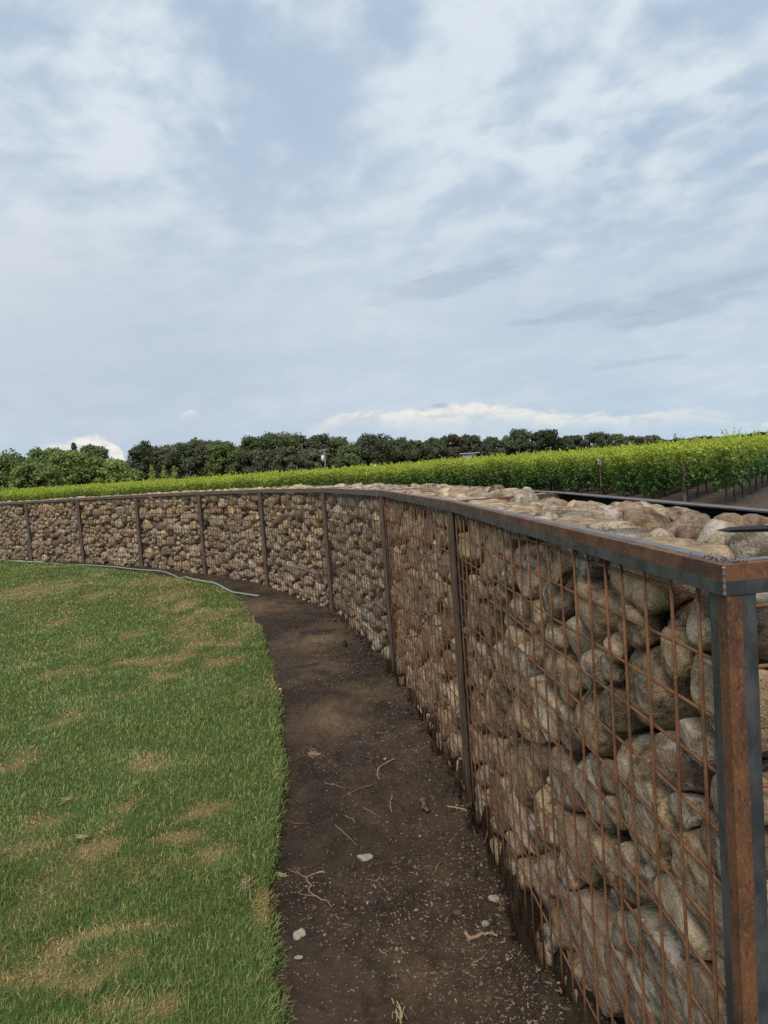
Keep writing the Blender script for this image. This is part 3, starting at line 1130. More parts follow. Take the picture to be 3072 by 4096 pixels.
# ------------------------------------------------------------------ grass
def grass():
    rg = np.random.default_rng(3)
    n = 640000
    # distance law: screen density kept even, more in the far part than real lawns need
    q = rg.random(n)
    e = .40
    r = ((1.5 ** e) + q * (36 ** e - 1.5 ** e)) ** (1 / e)
    th = rg.uniform(rad(-44), rad(12), n)
    x, y = r * np.sin(th), r * np.cos(th)
    ok = (x < edge_x(y) + edge_wob(y) + .03 * (rg.random(len(y)) - .3)) & (y > .6) & (y < 30) & (x > -38)
    x, y, r = x[ok], y[ok], r[ok]
    # clumping
    cl = fbm(x, y, 9.0, 3)
    keep = rg.random(len(x)) < .35 + 1.1 * cl
    x, y, r, cl = x[keep], y[keep], r[keep], cl[keep]
    n = len(x)
    dry = dryness(x, y)
    edge = np.clip(1 - (edge_x(y) + edge_wob(y) - x) / .12, 0, 1)
    h = (.028 + .022 * rg.random(n) + .016 * (cl - .5) + .012 * edge) * (1 - .35 * dry) * np.clip(.9 + .012 * r, .9, 1.15)
    w = .0026 * np.clip(r / 2.6, .8, 12) ** .98 * (.7 + .6 * rg.random(n))
    az = rg.uniform(0, 6.283, n)
    fld = fbm(x, y, 2.5, 3) * 9
    az = np.where(rg.random(n) < .45, fld + rg.normal(0, .6, n), az)
    az = np.where((edge > .2) & (rg.random(n) < .55), rg.normal(0, .7, n), az)   # hang over the soil (+x)
    lean = np.abs(rg.normal(.55, .35, n)) + .8 * dry * rg.random(n) + .25 * edge
    lean = np.clip(lean, .05, 1.35)
    dx, dy = np.cos(az), np.sin(az)
    sx_, sy_ = -np.sin(az + rg.normal(0, .5, n)), np.cos(az + rg.normal(0, .5, n))
    base = np.stack([x, y, lawn_z(x, y) - .006 - .02 * (edge > .85)], 1)
    hz1, hd1 = h * .55 * np.cos(lean * .55), h * .55 * np.sin(lean * .55)
    hz2, hd2 = hz1 + h * .45 * np.cos(lean * 1.45), hd1 + h * .45 * np.sin(lean * 1.45)
    side = np.stack([sx_, sy_, 0 * sx_], 1)
    fw = np.stack([dx, dy, 0 * dx], 1)
    up = np.array([0, 0, 1.0])
    p1 = base + fw * hd1[:, None] + up * hz1[:, None]
    p2 = base + fw * hd2[:, None] + up * hz2[:, None]
    V = np.stack([base - side * w[:, None] * .5, base + side * w[:, None] * .5, p1 + side * w[:, None] * .42, p1 - side * w[:, None] * .42, p2], 1)
    gr = np.array([(.172, .240, .068), (.220, .288, .085), (.138, .200, .064), (.27, .32, .115), (.188, .262, .088)])
    c = gr[rg.integers(0, len(gr), n)] * (1.0 + .35 * (fbm(x, y, .6, 3) - .5))[:, None]
    st = np.array([(.46, .31, .13), (.52, .37, .17), (.38, .25, .105)])[rg.integers(0, 3, n)]
    isdry = rg.random(n) < np.clip(.08 + dry * .9, 0, 1)
    yel = (fbm(x + 90, y, .7, 3) - .42).clip(0, 1)[:, None] * 1.2
    c = c * (1 - yel) + np.array([.17, .20, .05]) * yel
    c = np.where(isdry[:, None], st, c) * (.62 + .72 * rg.random(n))[:, None]
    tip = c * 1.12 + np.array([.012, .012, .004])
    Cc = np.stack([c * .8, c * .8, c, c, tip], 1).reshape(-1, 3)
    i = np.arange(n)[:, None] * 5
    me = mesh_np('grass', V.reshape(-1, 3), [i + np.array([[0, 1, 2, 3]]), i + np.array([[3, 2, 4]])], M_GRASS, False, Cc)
    obj('grass', me, kind='stuff')


grass()

# ------------------------------------------------------------------ soil litter
GREY = [(.30, .27, .235), (.22, .185, .155), (.38, .35, .31), (.17, .135, .11), (.26, .22, .18)]


def lump(r, rg, lod=2, sq=(1, 1, .7), k=7):
    pl = []
    for _ in range(9):
        nn = rg.normal(size=3)
        nn /= np.linalg.norm(nn)
        pl.append(nn / (r * rg.uniform(.6, 1.0)))
    V, Fc = stone_mesh(np.array(pl), r * 1.1, k, lod, rg, np.ones(3), .8)
    return V * np.array(sq), Fc


def litter():
    rg = np.random.default_rng(8)
    n = 120000
    q = rg.random(n)
    r = ((1.55 ** .5) + q * (16 ** .5 - 1.55 ** .5)) ** 2
    th = rg.uniform(rad(-38), rad(24), n)
    x, y = r * np.sin(th), r * np.cos(th)
    ok = (x > edge_x(y) + .03) & (x < wall_x(y) - .02)
    x, y, r = x[ok], y[ok], r[ok]
    rightness = (x - edge_x(y)) / (wall_x(y) - edge_x(y))
    dens = fbm(x, y, 2.2, 4, .6) + .42 * (rightness - .40) + .12 * (y < 2.9)
    keep = rg.random(len(x)) < np.clip((dens - .40) * 3.0, .04, 1)
    x, y, r = x[keep], y[keep], r[keep]
    z = soil_z(x, y)
    pb, ch = MB(), MB()
    forms = [lump(1.0, rg, 1, (1, .8, .6), 10) for _ in range(16)]
    for xx, yy, zz, rr in zip(x, y, z, r):
        if rg.random() < .78:
            V, Fc = forms[rg.integers(16)]
            s = rg.lognormal(-5.95, .55) * (.8 + .06 * rr)
            s = min(s, .0085)
            R3 = rotm((0, 0, 1), rg.random() * 6.28)
            c = np.array(GREY[rg.integers(5)]) * rg.uniform(.32, .82) * (1.0, .88, .74)
            pb.add((V * s) @ R3.T + (xx, yy, zz + s * .3), None, Fc, col=c)
        else:
            l, w_, h_ = rg.uniform(.004, .022), rg.uniform(.0012, .004), rg.uniform(.001, .002)
            R4 = np.eye(4)
            R4[:3, :3] = rotm((0, 0, 1), rg.random() * 6.28) @ rotm((0, 1, 0), rg.normal(0, .2))
            R4[:3, 3] = (xx, yy, zz + .003)
            c = np.array([(.20, .14, .095), (.12, .08, .055), (.28, .20, .135), (.07, .048, .035)][rg.integers(4)]) * rg.uniform(.6, 1.0)
            ch.box((-l / 2, -w_ / 2, -h_), (l / 2, w_ / 2, h_), c, R4)
    obj('gravel', pb.mesh('gravel', M_CHIP, False, True), kind='stuff')
    obj('wood_litter', ch.mesh('wood_litter', M_CHIP, False, True), kind='stuff')
    # clods along the torn soil edge at the wall's foot
    cl = MB()
    forms = [lump(1.0, rg, 2, (1, 1, .8), 5) for _ in range(8)]
    for _ in range(420):
        yy = rg.uniform(1.9, 8.5)
        xx = wall_x(yy) - abs(rg.normal(.085, .05)) * (1 if yy < 6.5 else 1.3)
        s = rg.lognormal(-4.7, .5)
        V, Fc = forms[rg.integers(8)]
        cl.add((V * min(s, .04)) @ rotm(rg.normal(size=3), rg.random() * 6).T + (xx, yy, soil_z(np.array([xx]), np.array([yy]))[0] + s * .2), None, Fc)
    obj('soil_clods', cl.mesh('soil_clods', M_CLOD, True), kind='stuff')


litter()


def gz(x, y):
    return float(soil_z(np.array([x]), np.array([y]))[0])


def loose_stone(px, py, wpx, c, label, sq, seed, cat='stone', name='loose_stone'):
    rg = np.random.default_rng(seed)
    p = at(px, py, 0)
    r = .86 * wpx / 2 * np.linalg.norm(p - (0, 0, EYE)) / FPX
    V, Fc = lump(r, rg, 4, sq, 9)
    nzv = .5 * np.sin(V @ rg.normal(size=3) * 5 / r) + .5 * np.sin(V @ rg.normal(size=3) * 9 / r)
    V = V * (1 + .03 * nzv)[:, None]
    me = mesh_np(name, V, Fc, M_ROCK, True, np.tile(c, (len(V), 1)) * (1 + .16 * nzv)[:, None])
    o = obj(name, me, None, (p[0], p[1], gz(p[0], p[1]) + r * .12), label=label, category=cat)
    return o


loose_stone(1459, 3416, 62, (.27, .25, .21), 'grey angular stone lying flat in the middle of the soil path', (1.15, .75, .5), 1)
loose_stone(1203, 3745, 56, (.30, .265, .215), 'whitish rounded stone on the soil near the lawn edge', (1, .9, .85), 2)
loose_stone(1977, 3579, 46, (.27, .225, .17), 'pale oval stone on the soil by the foot of the wall', (1.1, .8, .7), 3)
loose_stone(1470, 3592, 18, (.25, .22, .18), 'small round white stone on the soil, below the grey angular stone', (1, 1, .8), 4)
loose_stone(1195, 3842, 30, (.28, .24, .2), 'flat pale chip of stone beside a smooth mud patch', (1.3, .8, .5), 5)
loose_stone(1120, 2763, 18, (.40, .38, .34), 'small white stone at the lawn edge halfway down the path', (1, .8, .7), 6)
loose_stone(1940, 3690, 34, (.2, .175, .145), 'small grey stone on the soil above the thick root piece', (1, .9, .9), 7)
loose_stone(1538, 3020, 16, (.36, .33, .28), 'small pale stone by the upper twig on the path', (1, .9, .9), 12)
loose_stone(1830, 3645, 38, (.10, .055, .04), 'dark reddish stone half sunk in the soil path', (1.0, .7, .5), 9)


def tubepx(pts_px, r, name, label, cat, c, seed=0, lift=.6, extra=()):
    """a root or twig lying on the soil, traced where it lies on the ground"""
    rg = np.random.default_rng(seed)
    mb = MB()
    first = None
    for path, rr in [(pts_px, r)] + list(extra):
        g0 = np.array([at(px, py, 0) for px, py in path])
        t = np.linspace(0, len(g0) - 1, len(g0) * 5)
        p = np.stack([np.interp(t, np.arange(len(g0)), g0[:, k]) for k in range(3)], 1)
        p[:, :2] += rg.normal(0, rr * .35, (len(p), 2))
        for q in p:
            q[2] = gz(q[0], q[1]) + rr * lift
        p[:, 2] = np.convolve(np.pad(p[:, 2], 2, 'edge'), np.ones(5) / 5, 'valid') + rr * .3
        rad_ = rr * np.linspace(1.0, .45, len(p)) * (1 + .15 * rg.normal(size=len(p)))
        if first is None:
            first = p.mean(0)
        mb.tube(p - first, np.abs(rad_), 7, col=np.array(c))
    return obj(name, mb.mesh(name, M_TWIG, True, True), None, first, label=label, category=cat)


WOOD = (.30, .20, .135)
tubepx([(1295, 3478), (1255, 3482), (1222, 3484)], .0042, 'tree_root', 'forked pale root lying on the soil beside the lawn', 'root', WOOD, 1, extra=[
    ([(1222, 3484), (1232, 3510), (1246, 3530), (1236, 3540), (1236, 3560), (1258, 3580), (1290, 3590), (1308, 3592), (1325, 3616)], .0036),
    ([(1222, 3484), (1190, 3472), (1150, 3458)], .002), ([(1258, 3582), (1195, 3566), (1198, 3552), (1215, 3540)], .0016), ([(1198, 3470), (1172, 3450)], .0014)])
tubepx([(1862, 3716), (1875, 3734), (1930, 3728), (1965, 3738), (1995, 3762)], .0085, 'tree_root', 'thick curved piece of root by the foot of the wall', 'root', (.21, .15, .095), 2)
tubepx([(1692, 3195), (1698, 3225), (1708, 3248)], .016, 'broken_stick', 'short thick broken stick standing out of the soil path', 'stick', (.12, .08, .055), 3, 1.0)
tubepx([(1578, 3015), (1540, 3040), (1510, 3065), (1508, 3078), (1516, 3090)], .005, 'tree_root', 'wavy pale twig on the upper part of the soil path', 'twig', (.26, .18, .12), 4)
tubepx([(1495, 3120), (1430, 3155), (1370, 3185)], .0052, 'fallen_twig', 'long straight twig pressed into the soil, below the wavy pale twig', 'twig', (.13, .085, .06), 5)
tubepx([(1570, 3172), (1560, 3205), (1566, 3240)], .004, 'fallen_twig', 'short crooked twig beside the broken stick', 'twig', (.24, .17, .12), 6)
tubepx([(1788, 3214), (1850, 3222), (1900, 3230), (1955, 3222)], .005, 'tree_root', 'slender root reaching into the wires at the wall foot', 'root', (.27, .19, .13), 7)
tubepx([(1455, 3228), (1500, 3250), (1530, 3266)], .003, 'fallen_twig', 'thin dark twig left of the broken stick', 'twig', (.17, .115, .08), 8)
tubepx([(1380, 3240), (1412, 3265), (1418, 3285)], .0025, 'fallen_twig', 'thin bent pale twig near the grey angular stone', 'twig', (.25, .18, .12), 9)
tubepx([(1340, 3296), (1395, 3335), (1428, 3366)], .0034, 'fallen_twig', 'straight brown twig above the grey angular stone', 'twig', (.16, .11, .075), 10)
tubepx([(1765, 3440), (1745, 3465), (1730, 3490)], .004, 'fallen_twig', 'short forked twig on the gravelly part of the path', 'twig', (.15, .10, .07), 11, extra=[([(1750, 3462), (1735, 3462)], .002)])
tubepx([(1460, 3500), (1515, 3512), (1520, 3528), (1555, 3555)], .0016, 'fallen_twig', 'hair thin twig right of the forked root', 'twig', (.2, .145, .1), 12)
tubepx([(1515, 3797), (1535, 3815), (1550, 3830)], .0018, 'fallen_twig', 'thin straight straw on the gravelly soil', 'twig', (.3, .24, .16), 13)
tubepx([(1300, 3122), (1340, 3132), (1380, 3144)], .003, 'fallen_twig', 'thin twig left of the long straight twig', 'twig', (.18, .125, .085), 14)
tubepx([(1160, 3270), (1205, 3272), (1240, 3278)], .0028, 'fallen_twig', 'thin reddish twig sticking out of the lawn edge', 'twig', (.16, .09, .06), 15)
tubepx([(1890, 3835), (1935, 3822), (1950, 3800)], .0026, 'fallen_twig', 'bent thin twig below the thick root piece', 'twig', (.2, .14, .1), 16)


def straw(px, py, n, size, label, seed, on_lawn=True):
    rg = np.random.default_rng(seed)
    p = at(px, py, .06 if on_lawn else 0)
    z = .06 if on_lawn else gz(p[0], p[1]) + .006
    mb = MB()
    main = rg.random() * 3
    for _ in range(n):
        a = main + rg.normal(0, .28)
        l = size * rg.uniform(.5, 1.2)
        c = rg.normal(0, size * .16, 3) * (1, 1, .2)
        d = np.array([math.cos(a), math.sin(a), rg.normal(0, .18)])
        t = np.linspace(-.5, .5, 5)[:, None]
        q = c + d * l * t + np.array([-d[1], d[0], .3]) * (t ** 2) * l * rg.normal(0, .4)
        mb.tube(q, rg.uniform(.0008, .0018), 4, col=np.array((.42, .32, .2)) * rg.uniform(.6, 1.1))
    return obj('straw_tuft', mb.mesh('straw_tuft', M_TWIG, False, True), None, (p[0], p[1], z), label=label, category='straw')


straw(985, 3535, 22, .085, 'largest wisp of dead straw lying on the lawn near the path', 1)
straw(270, 3197, 12, .06, 'small pale straw wisp in the grass, uppermost of those on the lawn', 2)
straw(330, 3345, 12, .05, 'small upright straw wisp between two dry patches of lawn', 3)
straw(1120, 3485, 12, .045, 'straw tuft hanging from the lawn edge beside the forked root', 4, False)
straw(1255, 3003, 14, .09, 'flat straw wisp on the upper part of the soil path', 5, False)
straw(1600, 4050, 14, .07, 'straw wisp on the soil at the bottom of the photo', 6, False)

# ------------------------------------------------------------------ hose


def hose():
    px = [(-120, 2243), (0, 2241), (90, 2241), (120, 2247), (60, 2250), (70, 2254), (150, 2252), (185, 2242), (120, 2248), (105, 2256), (190, 2250), (205, 2246), (210, 2253), (330, 2256), (440, 2263), (560, 2272), (640, 2280), (700, 2298), (740, 2318), (800, 2336), (880, 2350), (960, 2366), (1036, 2379)]
    pts = np.array([at(a, b, .03) for a, b in px])
    t = np.linspace(0, len(pts) - 1, 260)
    p = np.stack([np.interp(t, np.arange(len(pts)), pts[:, k]) for k in range(3)], 1)
    for _ in range(26):
        p[1:-1] = .25 * p[:-2] + .5 * p[1:-1] + .25 * p[2:]
    zz = np.where(p[:, 0] < edge_x(p[:, 1]), lawn_z(p[:, 0], p[:, 1]) + .055, soil_z(p[:, 0], p[:, 1]) + .022)
    p[:, 2] = np.convolve(np.pad(zz, 4, 'edge'), np.ones(9) / 9, 'valid')
    root = empty('garden_hose', tuple(p[-1]), 0, label='pale green garden hose snaking along the lawn edge, looped at its far end', category='hose')
    mb = MB()
    mb.tube(p - p[-1], .0138, 10)
    obj('hose_pipe', mb.mesh('hose_pipe', M_HOSE, True), root)
    d = (p[-1] - p[-4]) / np.linalg.norm(p[-1] - p[-4])
    mb = MB()
    tt = np.array([-.01, .0, .0, .035, .035, .045])[:, None]
    mb.tube(d * tt, np.array([.0138, .014, .018, .018, .0155, .0155]), 10)
    obj('hose_coupling', mb.mesh('hose_coupling', mat_plain('dull_brass', (.16, .09, .06), .5, .4, 40, .3), False), root)


hose()

# ------------------------------------------------------------------ stake on top of the near basket


def stake():
    a = at(2866, 2121, HW + .030)
    b = at(3110, 2112, HW + .048)
    d = (b - a) / np.linalg.norm(b - a)
    L = .36
    s = np.cross(d, (0, 0, 1))
    s /= np.linalg.norm(s)
    u = np.cross(s, d)
    ts = np.array([0, .04, .05, .2, L])
    ws = np.array([.0006, .0058, .0066, .0075, .0098])
    prof = np.array([(-1, 0), (-.55, -.8), (0, -.55), (.55, -.8), (1, 0), (.55, .8), (0, .5), (-.55, .8)])
    V = []
    for t, w in zip(ts, ws):
        for q in prof:
            V.append(d * t + s * q[0] * w + u * q[1] * w)
    n = len(prof)
    F = [(i * n + j, i * n + (j + 1) % n, (i + 1) * n + (j + 1) % n, (i + 1) * n + j) for i in range(len(ts) - 1) for j in range(n)]
    F2 = [[(len(ts) - 1) * n + j for j in range(n)]]
    o = obj('plastic_stake', mesh_np('plastic_stake', np.array(V), [np.array(F), np.array(F2)], M_BLACK), None, tuple(a), label='black pointed plastic stake lying on the top stones of the nearest basket', category='stake')


stake()


def crumbs():
    rg = np.random.default_rng(4)
    mb = MB()
    c = np.array([PF[0][0], PF[0][1]])
    for _ in range(70):
        t = abs(rg.normal(0, .055))
        e = np.array([math.sin(rad(HEAD[0])), math.cos(rad(HEAD[0]))])
        w = np.array([e[1], -e[0]])
        p = c + e * (t + .006) + w * rg.uniform(.006, .044)
        s = rg.uniform(.0006, .0016)
        V, Fc = ico(1)
        mb.add(V * s + (p[0], p[1], HW + s * .6), None, Fc, col=np.array((.06, .03, .018)) * rg.uniform(.5, 1.4))
    obj('rust_crumbs', mb.mesh('rust_crumbs', M_CHIP, False, True), kind='stuff')


crumbs()

# ------------------------------------------------------------------ vineyard
RH = rad(36)
RD = np.array([math.sin(RH), math.cos(RH)])          # along the rows
RN = np.array([-math.cos(RH), math.sin(RH)])         # from row to row, going left


def leaf_cloud(rg, P_, N_, size, cols, corners=5):
    """five-cornered leaves at P_ facing N_"""
    n = len(P_)
    N_ = N_ / (np.linalg.norm(N_, axis=1)[:, None] + 1e-9)
    ref = rg.normal(size=(n, 3))
    A = np.cross(N_, ref)
    A /= np.linalg.norm(A, axis=1)[:, None] + 1e-9
    B = np.cross(N_, A)
    th = np.array([0, 1.15, 2.35, 3.93, 5.13])
    rr = np.array([1.0, .85, .72, .72, .85])
    cup = np.array([.25, -.1, .12, .12, -.1])
    if corners == 4:
        th = np.array([0, 1.75, 3.14, 4.4])
        rr = np.array([1.0, .62, .9, .7])
        cup = np.array([.2, -.12, .2, -.1])
    s = size[:, None, None] if np.ndim(size) else size
    V = P_[:, None] + s * (A[:, None] * (np.cos(th) * rr)[None, :, None] + B[:, None] * (np.sin(th) * rr)[None, :, None] + N_[:, None] * cup[None, :, None])
    F = np.arange(n * corners).reshape(n, corners)
    return V.reshape(-1, 3), F, np.repeat(cols, corners, 0)


def vine_foliage(seed, n, size, length=1.6, zb=.55, corners=5):
    rg = np.random.default_rng(seed)
    t = rg.uniform(-length / 2, length / 2, n)
    z = zb + (1.85 - zb) * rg.beta(1.5, 1.15, n)
    wdt = .26 + .10 * np.sin((z - .6) * 2.4) + .07 * np.sin(t * 5 + seed)
    s = rg.choice([-1, 1], n) * np.sqrt(rg.random(n)) * wdt
    bulge = .06 * np.sin(t * 7 + z * 5 + seed * 2)
    P_ = np.stack([t, s + bulge, z + .06 * np.sin(t * 4 + seed)], 1)
    N_ = np.stack([rg.normal(0, .5, n), np.sign(s) * .8 + rg.normal(0, .5, n), .45 + rg.normal(0, .45, n)], 1)
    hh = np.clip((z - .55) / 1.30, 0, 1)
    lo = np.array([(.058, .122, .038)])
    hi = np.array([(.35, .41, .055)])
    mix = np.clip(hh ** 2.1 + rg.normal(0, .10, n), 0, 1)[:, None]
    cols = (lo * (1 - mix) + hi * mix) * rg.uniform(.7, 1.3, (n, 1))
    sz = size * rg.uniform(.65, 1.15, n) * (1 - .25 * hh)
    # shoots that stick out at the top
    sp, sn, scol, ssz = [], [], [], []
    for _ in range(22):
        x0, y0 = rg.uniform(-length / 2, length / 2), rg.normal(0, .1)
        hgt = rg.uniform(.04, .28) + (rg.uniform(.15, .38) if rg.random() < .2 else 0)
        lx, ly = rg.normal(0, .25, 2)
        k = int(5 + hgt * 22)
        for q in np.linspace(0, 1, k):
            sp.append((x0 + lx * q * hgt + rg.normal(0, .02), y0 + ly * q * hgt + rg.normal(0, .02), 1.74 + hgt * q))
            sn.append(rg.normal(size=3) + (0, 0, .4))
            scol.append(np.array((.42, .48, .07)) * rg.uniform(.75, 1.2))
            ssz.append(size * (.9 - .5 * q))
    P_ = np.vstack([P_, sp])
    N_ = np.vstack([N_, sn])
    cols = np.vstack([cols, scol])
    sz = np.concatenate([sz, ssz])
    return leaf_cloud(rg, P_, N_, sz, cols, corners)


FOL = []
for k in range(6):
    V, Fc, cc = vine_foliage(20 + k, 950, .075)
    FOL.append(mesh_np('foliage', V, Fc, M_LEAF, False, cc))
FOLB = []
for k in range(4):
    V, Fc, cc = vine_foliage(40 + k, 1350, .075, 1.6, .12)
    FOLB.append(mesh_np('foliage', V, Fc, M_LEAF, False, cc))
TRK = []
for k in range(3):
    rg = np.random.default_rng(60 + k)
    mb = MB()
    zt = np.linspace(-.05, .9, 8)
    mb.tube(np.stack([.02 * np.sin(zt * 4 + k), .02 * np.cos(zt * 5 + k), zt], 1), np.linspace(.03, .02, 8), 6)
    for s in (-1, 1):
        t = np.linspace(0, .8, 5)
        mb.tube(np.stack([s * t, .02 * np.sin(t * 6 + k), .86 + .05 * np.sqrt(t)], 1), np.linspace(.018, .010, 5), 5)
    TRK.append(mb.mesh('trunk', M_BARK, True))
mb = MB()
mb.box((.055, -.012, -.1), (.062, .012, 1.55))
STK = mb.mesh('stake', mat_plain('rusty_stake', (.07, .04, .03), .8, .2, 20, .4))

# where each row begins, following the track behind the wall
TRACK = np.array([(9.38, 18.8), (9.3, 20.83), (9.2, 24.0), (8.8, 28.0), (6.8, 31.8), (2.6, 35.0), (-5, 39), (-15, 44.5), (-28, 52), (-52, 66)])
tk = TRACK @ RN
ENDS = [np.array([np.interp(c, tk, TRACK[:, 0]), np.interp(c, tk, TRACK[:, 1])]) for c in np.arange(tk[0], tk[-1], 1.42)]
VL = 'leafy green grapevine in the trained rows beyond the stone wall'
cand = []
for ri, e in enumerate(ENDS):
    # keep the vines' feet on the straight row line; 46 vines a row
    nrow = 32 if ri < 20 else 20
    for k in range(nrow):
        q = e + RD * ((0.40 if ri in (1, 4) else 0.15) + 1.5 * k)
        cand.append((np.hypot(*q), ri, k, q))
FRONT = []
for dq, ri, k, q in cand:
    v = np.array([q[0], q[1], 1.5 - EYE])
    zf = v @ CF
    px = 1536 + FPX * (v @ CX) / zf
    seen = -40 < px < 3110
    FRONT.append((dq + 2.2 * k + (1000 if not seen else 0), dq, ri, k, q))
FRONT.sort(key=lambda t: t[0])
rg = np.random.default_rng(77)


def slope(q):      # the ground lifts a little towards the far left of the vineyard
    return float(np.clip((-q[0] - 8) * .006, 0, .3))


ORD = ['first', 'second', 'third', 'fourth', 'fifth', 'sixth', 'seventh', 'eighth', 'ninth', 'tenth', 'eleventh', 'twelfth', 'thirteenth', 'fourteenth', 'fifteenth', 'sixteenth', 'seventeenth', 'eighteenth', 'nineteenth', 'twentieth']
ORD += ['twenty-' + w for w in ORD[:9]] + ['thirtieth'] + ['thirty-' + w for w in ORD[:9]] + ['fortieth'] + ['forty-' + w for w in ORD[:9]] + ['fiftieth'] + ['fifty-' + w for w in ORD[:9]]
far = MB()
VLOW = [vine_foliage(90 + k, 130, .17, 1.6, .7, 4) for k in range(4)]
for n, (_, dq, ri, k, q) in enumerate(FRONT):
    flip = math.pi if rg.random() < .5 else 0
    hs = rg.uniform(.84, .96)
    ang = math.pi / 2 - RH + flip
    if n < 300:
        root = empty('grapevine', (q[0], q[1], slope(q) - .06), ang + rg.normal(0, .03), label='leafy grapevine, %s from the track end of the %s row from the right' % (ORD[k], ORD[ri]), category='grapevine', group='grapevines in the vineyard rows')
        f = obj('foliage', FOLB[rg.integers(4)] if (ri > 1 and k < 4 and (ri * 7 + k) % 6) or ri > 7 else FOL[rg.integers(6)], root)
        f.scale = (1, 1, hs)
        obj('trunk', TRK[rg.integers(3)], root)
        obj('stake', STK, root)
    else:
        V, Fc, cc = VLOW[rg.integers(4)]
        c_, s_ = math.cos(ang), math.sin(ang)
        W = V * (1, 1, hs)
        W = np.stack([W[:, 0] * c_ - W[:, 1] * s_ + q[0], W[:, 0] * s_ + W[:, 1] * c_ + q[1], W[:, 2] + slope(q) - .06], 1)
        far.V.append(W)
        far.Cc.append(cc)
        far.B.append(Fc + far.n)
        far.n += len(W)
obj('vineyard_rows', mesh_np('vineyard_rows', np.vstack(far.V), [np.vstack(far.B)], M_LEAF, False, np.vstack(far.Cc)), kind='stuff')

POSTTXT = {1: 'thick weathered wooden end post of the second vine row from the right', 4: 'wooden end post carrying a small white tag'}
mb = MB()
zt = np.linspace(-.2, 1.22, 5)
mb.tube(np.stack([.02 * zt, 0 * zt, zt], 1), .06, 8)
EP = mb.mesh('end_post', M_POST, True)
mb = MB()
mb.box((-.03, -.03, -.2), (.03, .03, 1.35))
EP2 = mb.mesh('end_post', M_POST)
for ri, e in enumerate(ENDS):
    if ri not in (1, 4, 9, 13, 17, 21, 25):
        continue
    lab = POSTTXT.get(ri, 'thin end post half hidden in the leaves of the %s vine row from the right' % ORD[ri])
    o = obj('row_post', EP if ri in (1, 9, 13) else EP2, None, (e[0], e[1], slope(e) - .06), label=lab, category='post', group='end posts of the vine rows')
    if ri == 4:
        t = empty('row_tag', (e[0] - .03, e[1] - .085, 1.30), 0, label='small white row tag with a red mark on a vineyard post', category='tag')
        mb = MB()
        mb.box((-.075, -.006, -.11), (.075, .006, .11))
        obj('plate', mb.mesh('plate', M_WHITE), t)
        mb = MB()
        mb.box((-.03, -.0085, -.045), (.03, -.0065, .0))
        mb.box((-.02, -.0085, .02), (.02, -.0065, .03))
        obj('red_mark', mb.mesh('red_mark', M_RED), t)
# drip lines and anchor wires
for ri in range(4):
    e = ENDS[ri]
    t = np.linspace(0, 60, 60)
    q = e[None] + RD[None] * t[:, None]
    mb = MB()
    mb.tube(np.c_[q, .42 + .03 * np.abs(np.sin(t * 1.9)) - .06], .011, 5)
    obj('drip_line', mb.mesh('drip_line', mat_plain('drip_pipe', (.10, .085, .075), .6), True), None, label=['grey drip pipe slung under the nearest vine row', 'grey drip pipe under the second vine row', 'grey drip pipe under the third vine row', 'grey drip pipe under the fourth vine row'][ri], category='drip pipe', group='drip pipes under the vines')
a = at(3000, 2028, -.05)
b = at(3090, 1968, .45)
mb = MB()
mb.tube(np.array([a, b]), .008, 5)
obj('anchor_wire', mb.mesh('anchor_wire', M_LATT), None, label='slanting anchor wire over bare soil at the right behind the wall', category='wire')

# ------------------------------------------------------------------ trees


def crown_mesh(seed, w, h, base, n, leaf, col, shape='round', gap=0.0):
    """crown between heights base..h of half-width w, made of leaf sprays on many lobes"""
    rg = np.random.default_rng(seed)
    lobes = []
    k = 80 if shape == 'round' else 40
    for i in range(k):
        if shape == 'cone':
            t = rg.random() ** .8
            r = w * (1 - t) * .8
            a = rg.random() * 6.28
            c = np.array([r * math.cos(a) * .7, r * math.sin(a) * .7, base + (h - base) * (.08 + .84 * t)])
            lr = w * (.55 * (1 - t) + .12)
        else:
            t = rg.random()
            a = rg.random() * 6.28
            prof = math.sqrt(max(0, 1 - (2 * t - .75) ** 2 / 1.7))
            r = w * prof * math.sqrt(rg.random()) * .9
            c = np.array([r * math.cos(a), r * math.sin(a), base + (h - base) * (.08 + .80 * t)])
            lr = min(w, (h - base) / 2) * rg.uniform(.14, .36) * (1 - .3 * gap)
        lobes.append((c, lr))
    per = n // k
    PP, NN, CC, SS = [], [], [], []
    for c, lr in lobes:
        d = rg.normal(size=(per, 3))
        d /= np.linalg.norm(d, axis=1)[:, None]
        rr = lr * (.55 + .65 * rg.random(per)) * (1 + .2 * np.sin(d[:, 0] * 5 + c[0]) * np.sin(d[:, 2] * 6))
        p = c + d * rr[:, None] * (1, 1, .82)
        PP.append(p)
        NN.append(d + rg.normal(0, .55, (per, 3)))
        tone = rg.uniform(.82, 1.2)
        CC.append(np.array(col)[None] * tone * rg.uniform(.78, 1.25, (per, 1)))
        SS.append(leaf * rg.uniform(.6, 1.25, per))
    return leaf_cloud(rg, np.vstack(PP), np.vstack(NN), np.concatenate(SS), np.vstack(CC), 4), lobes


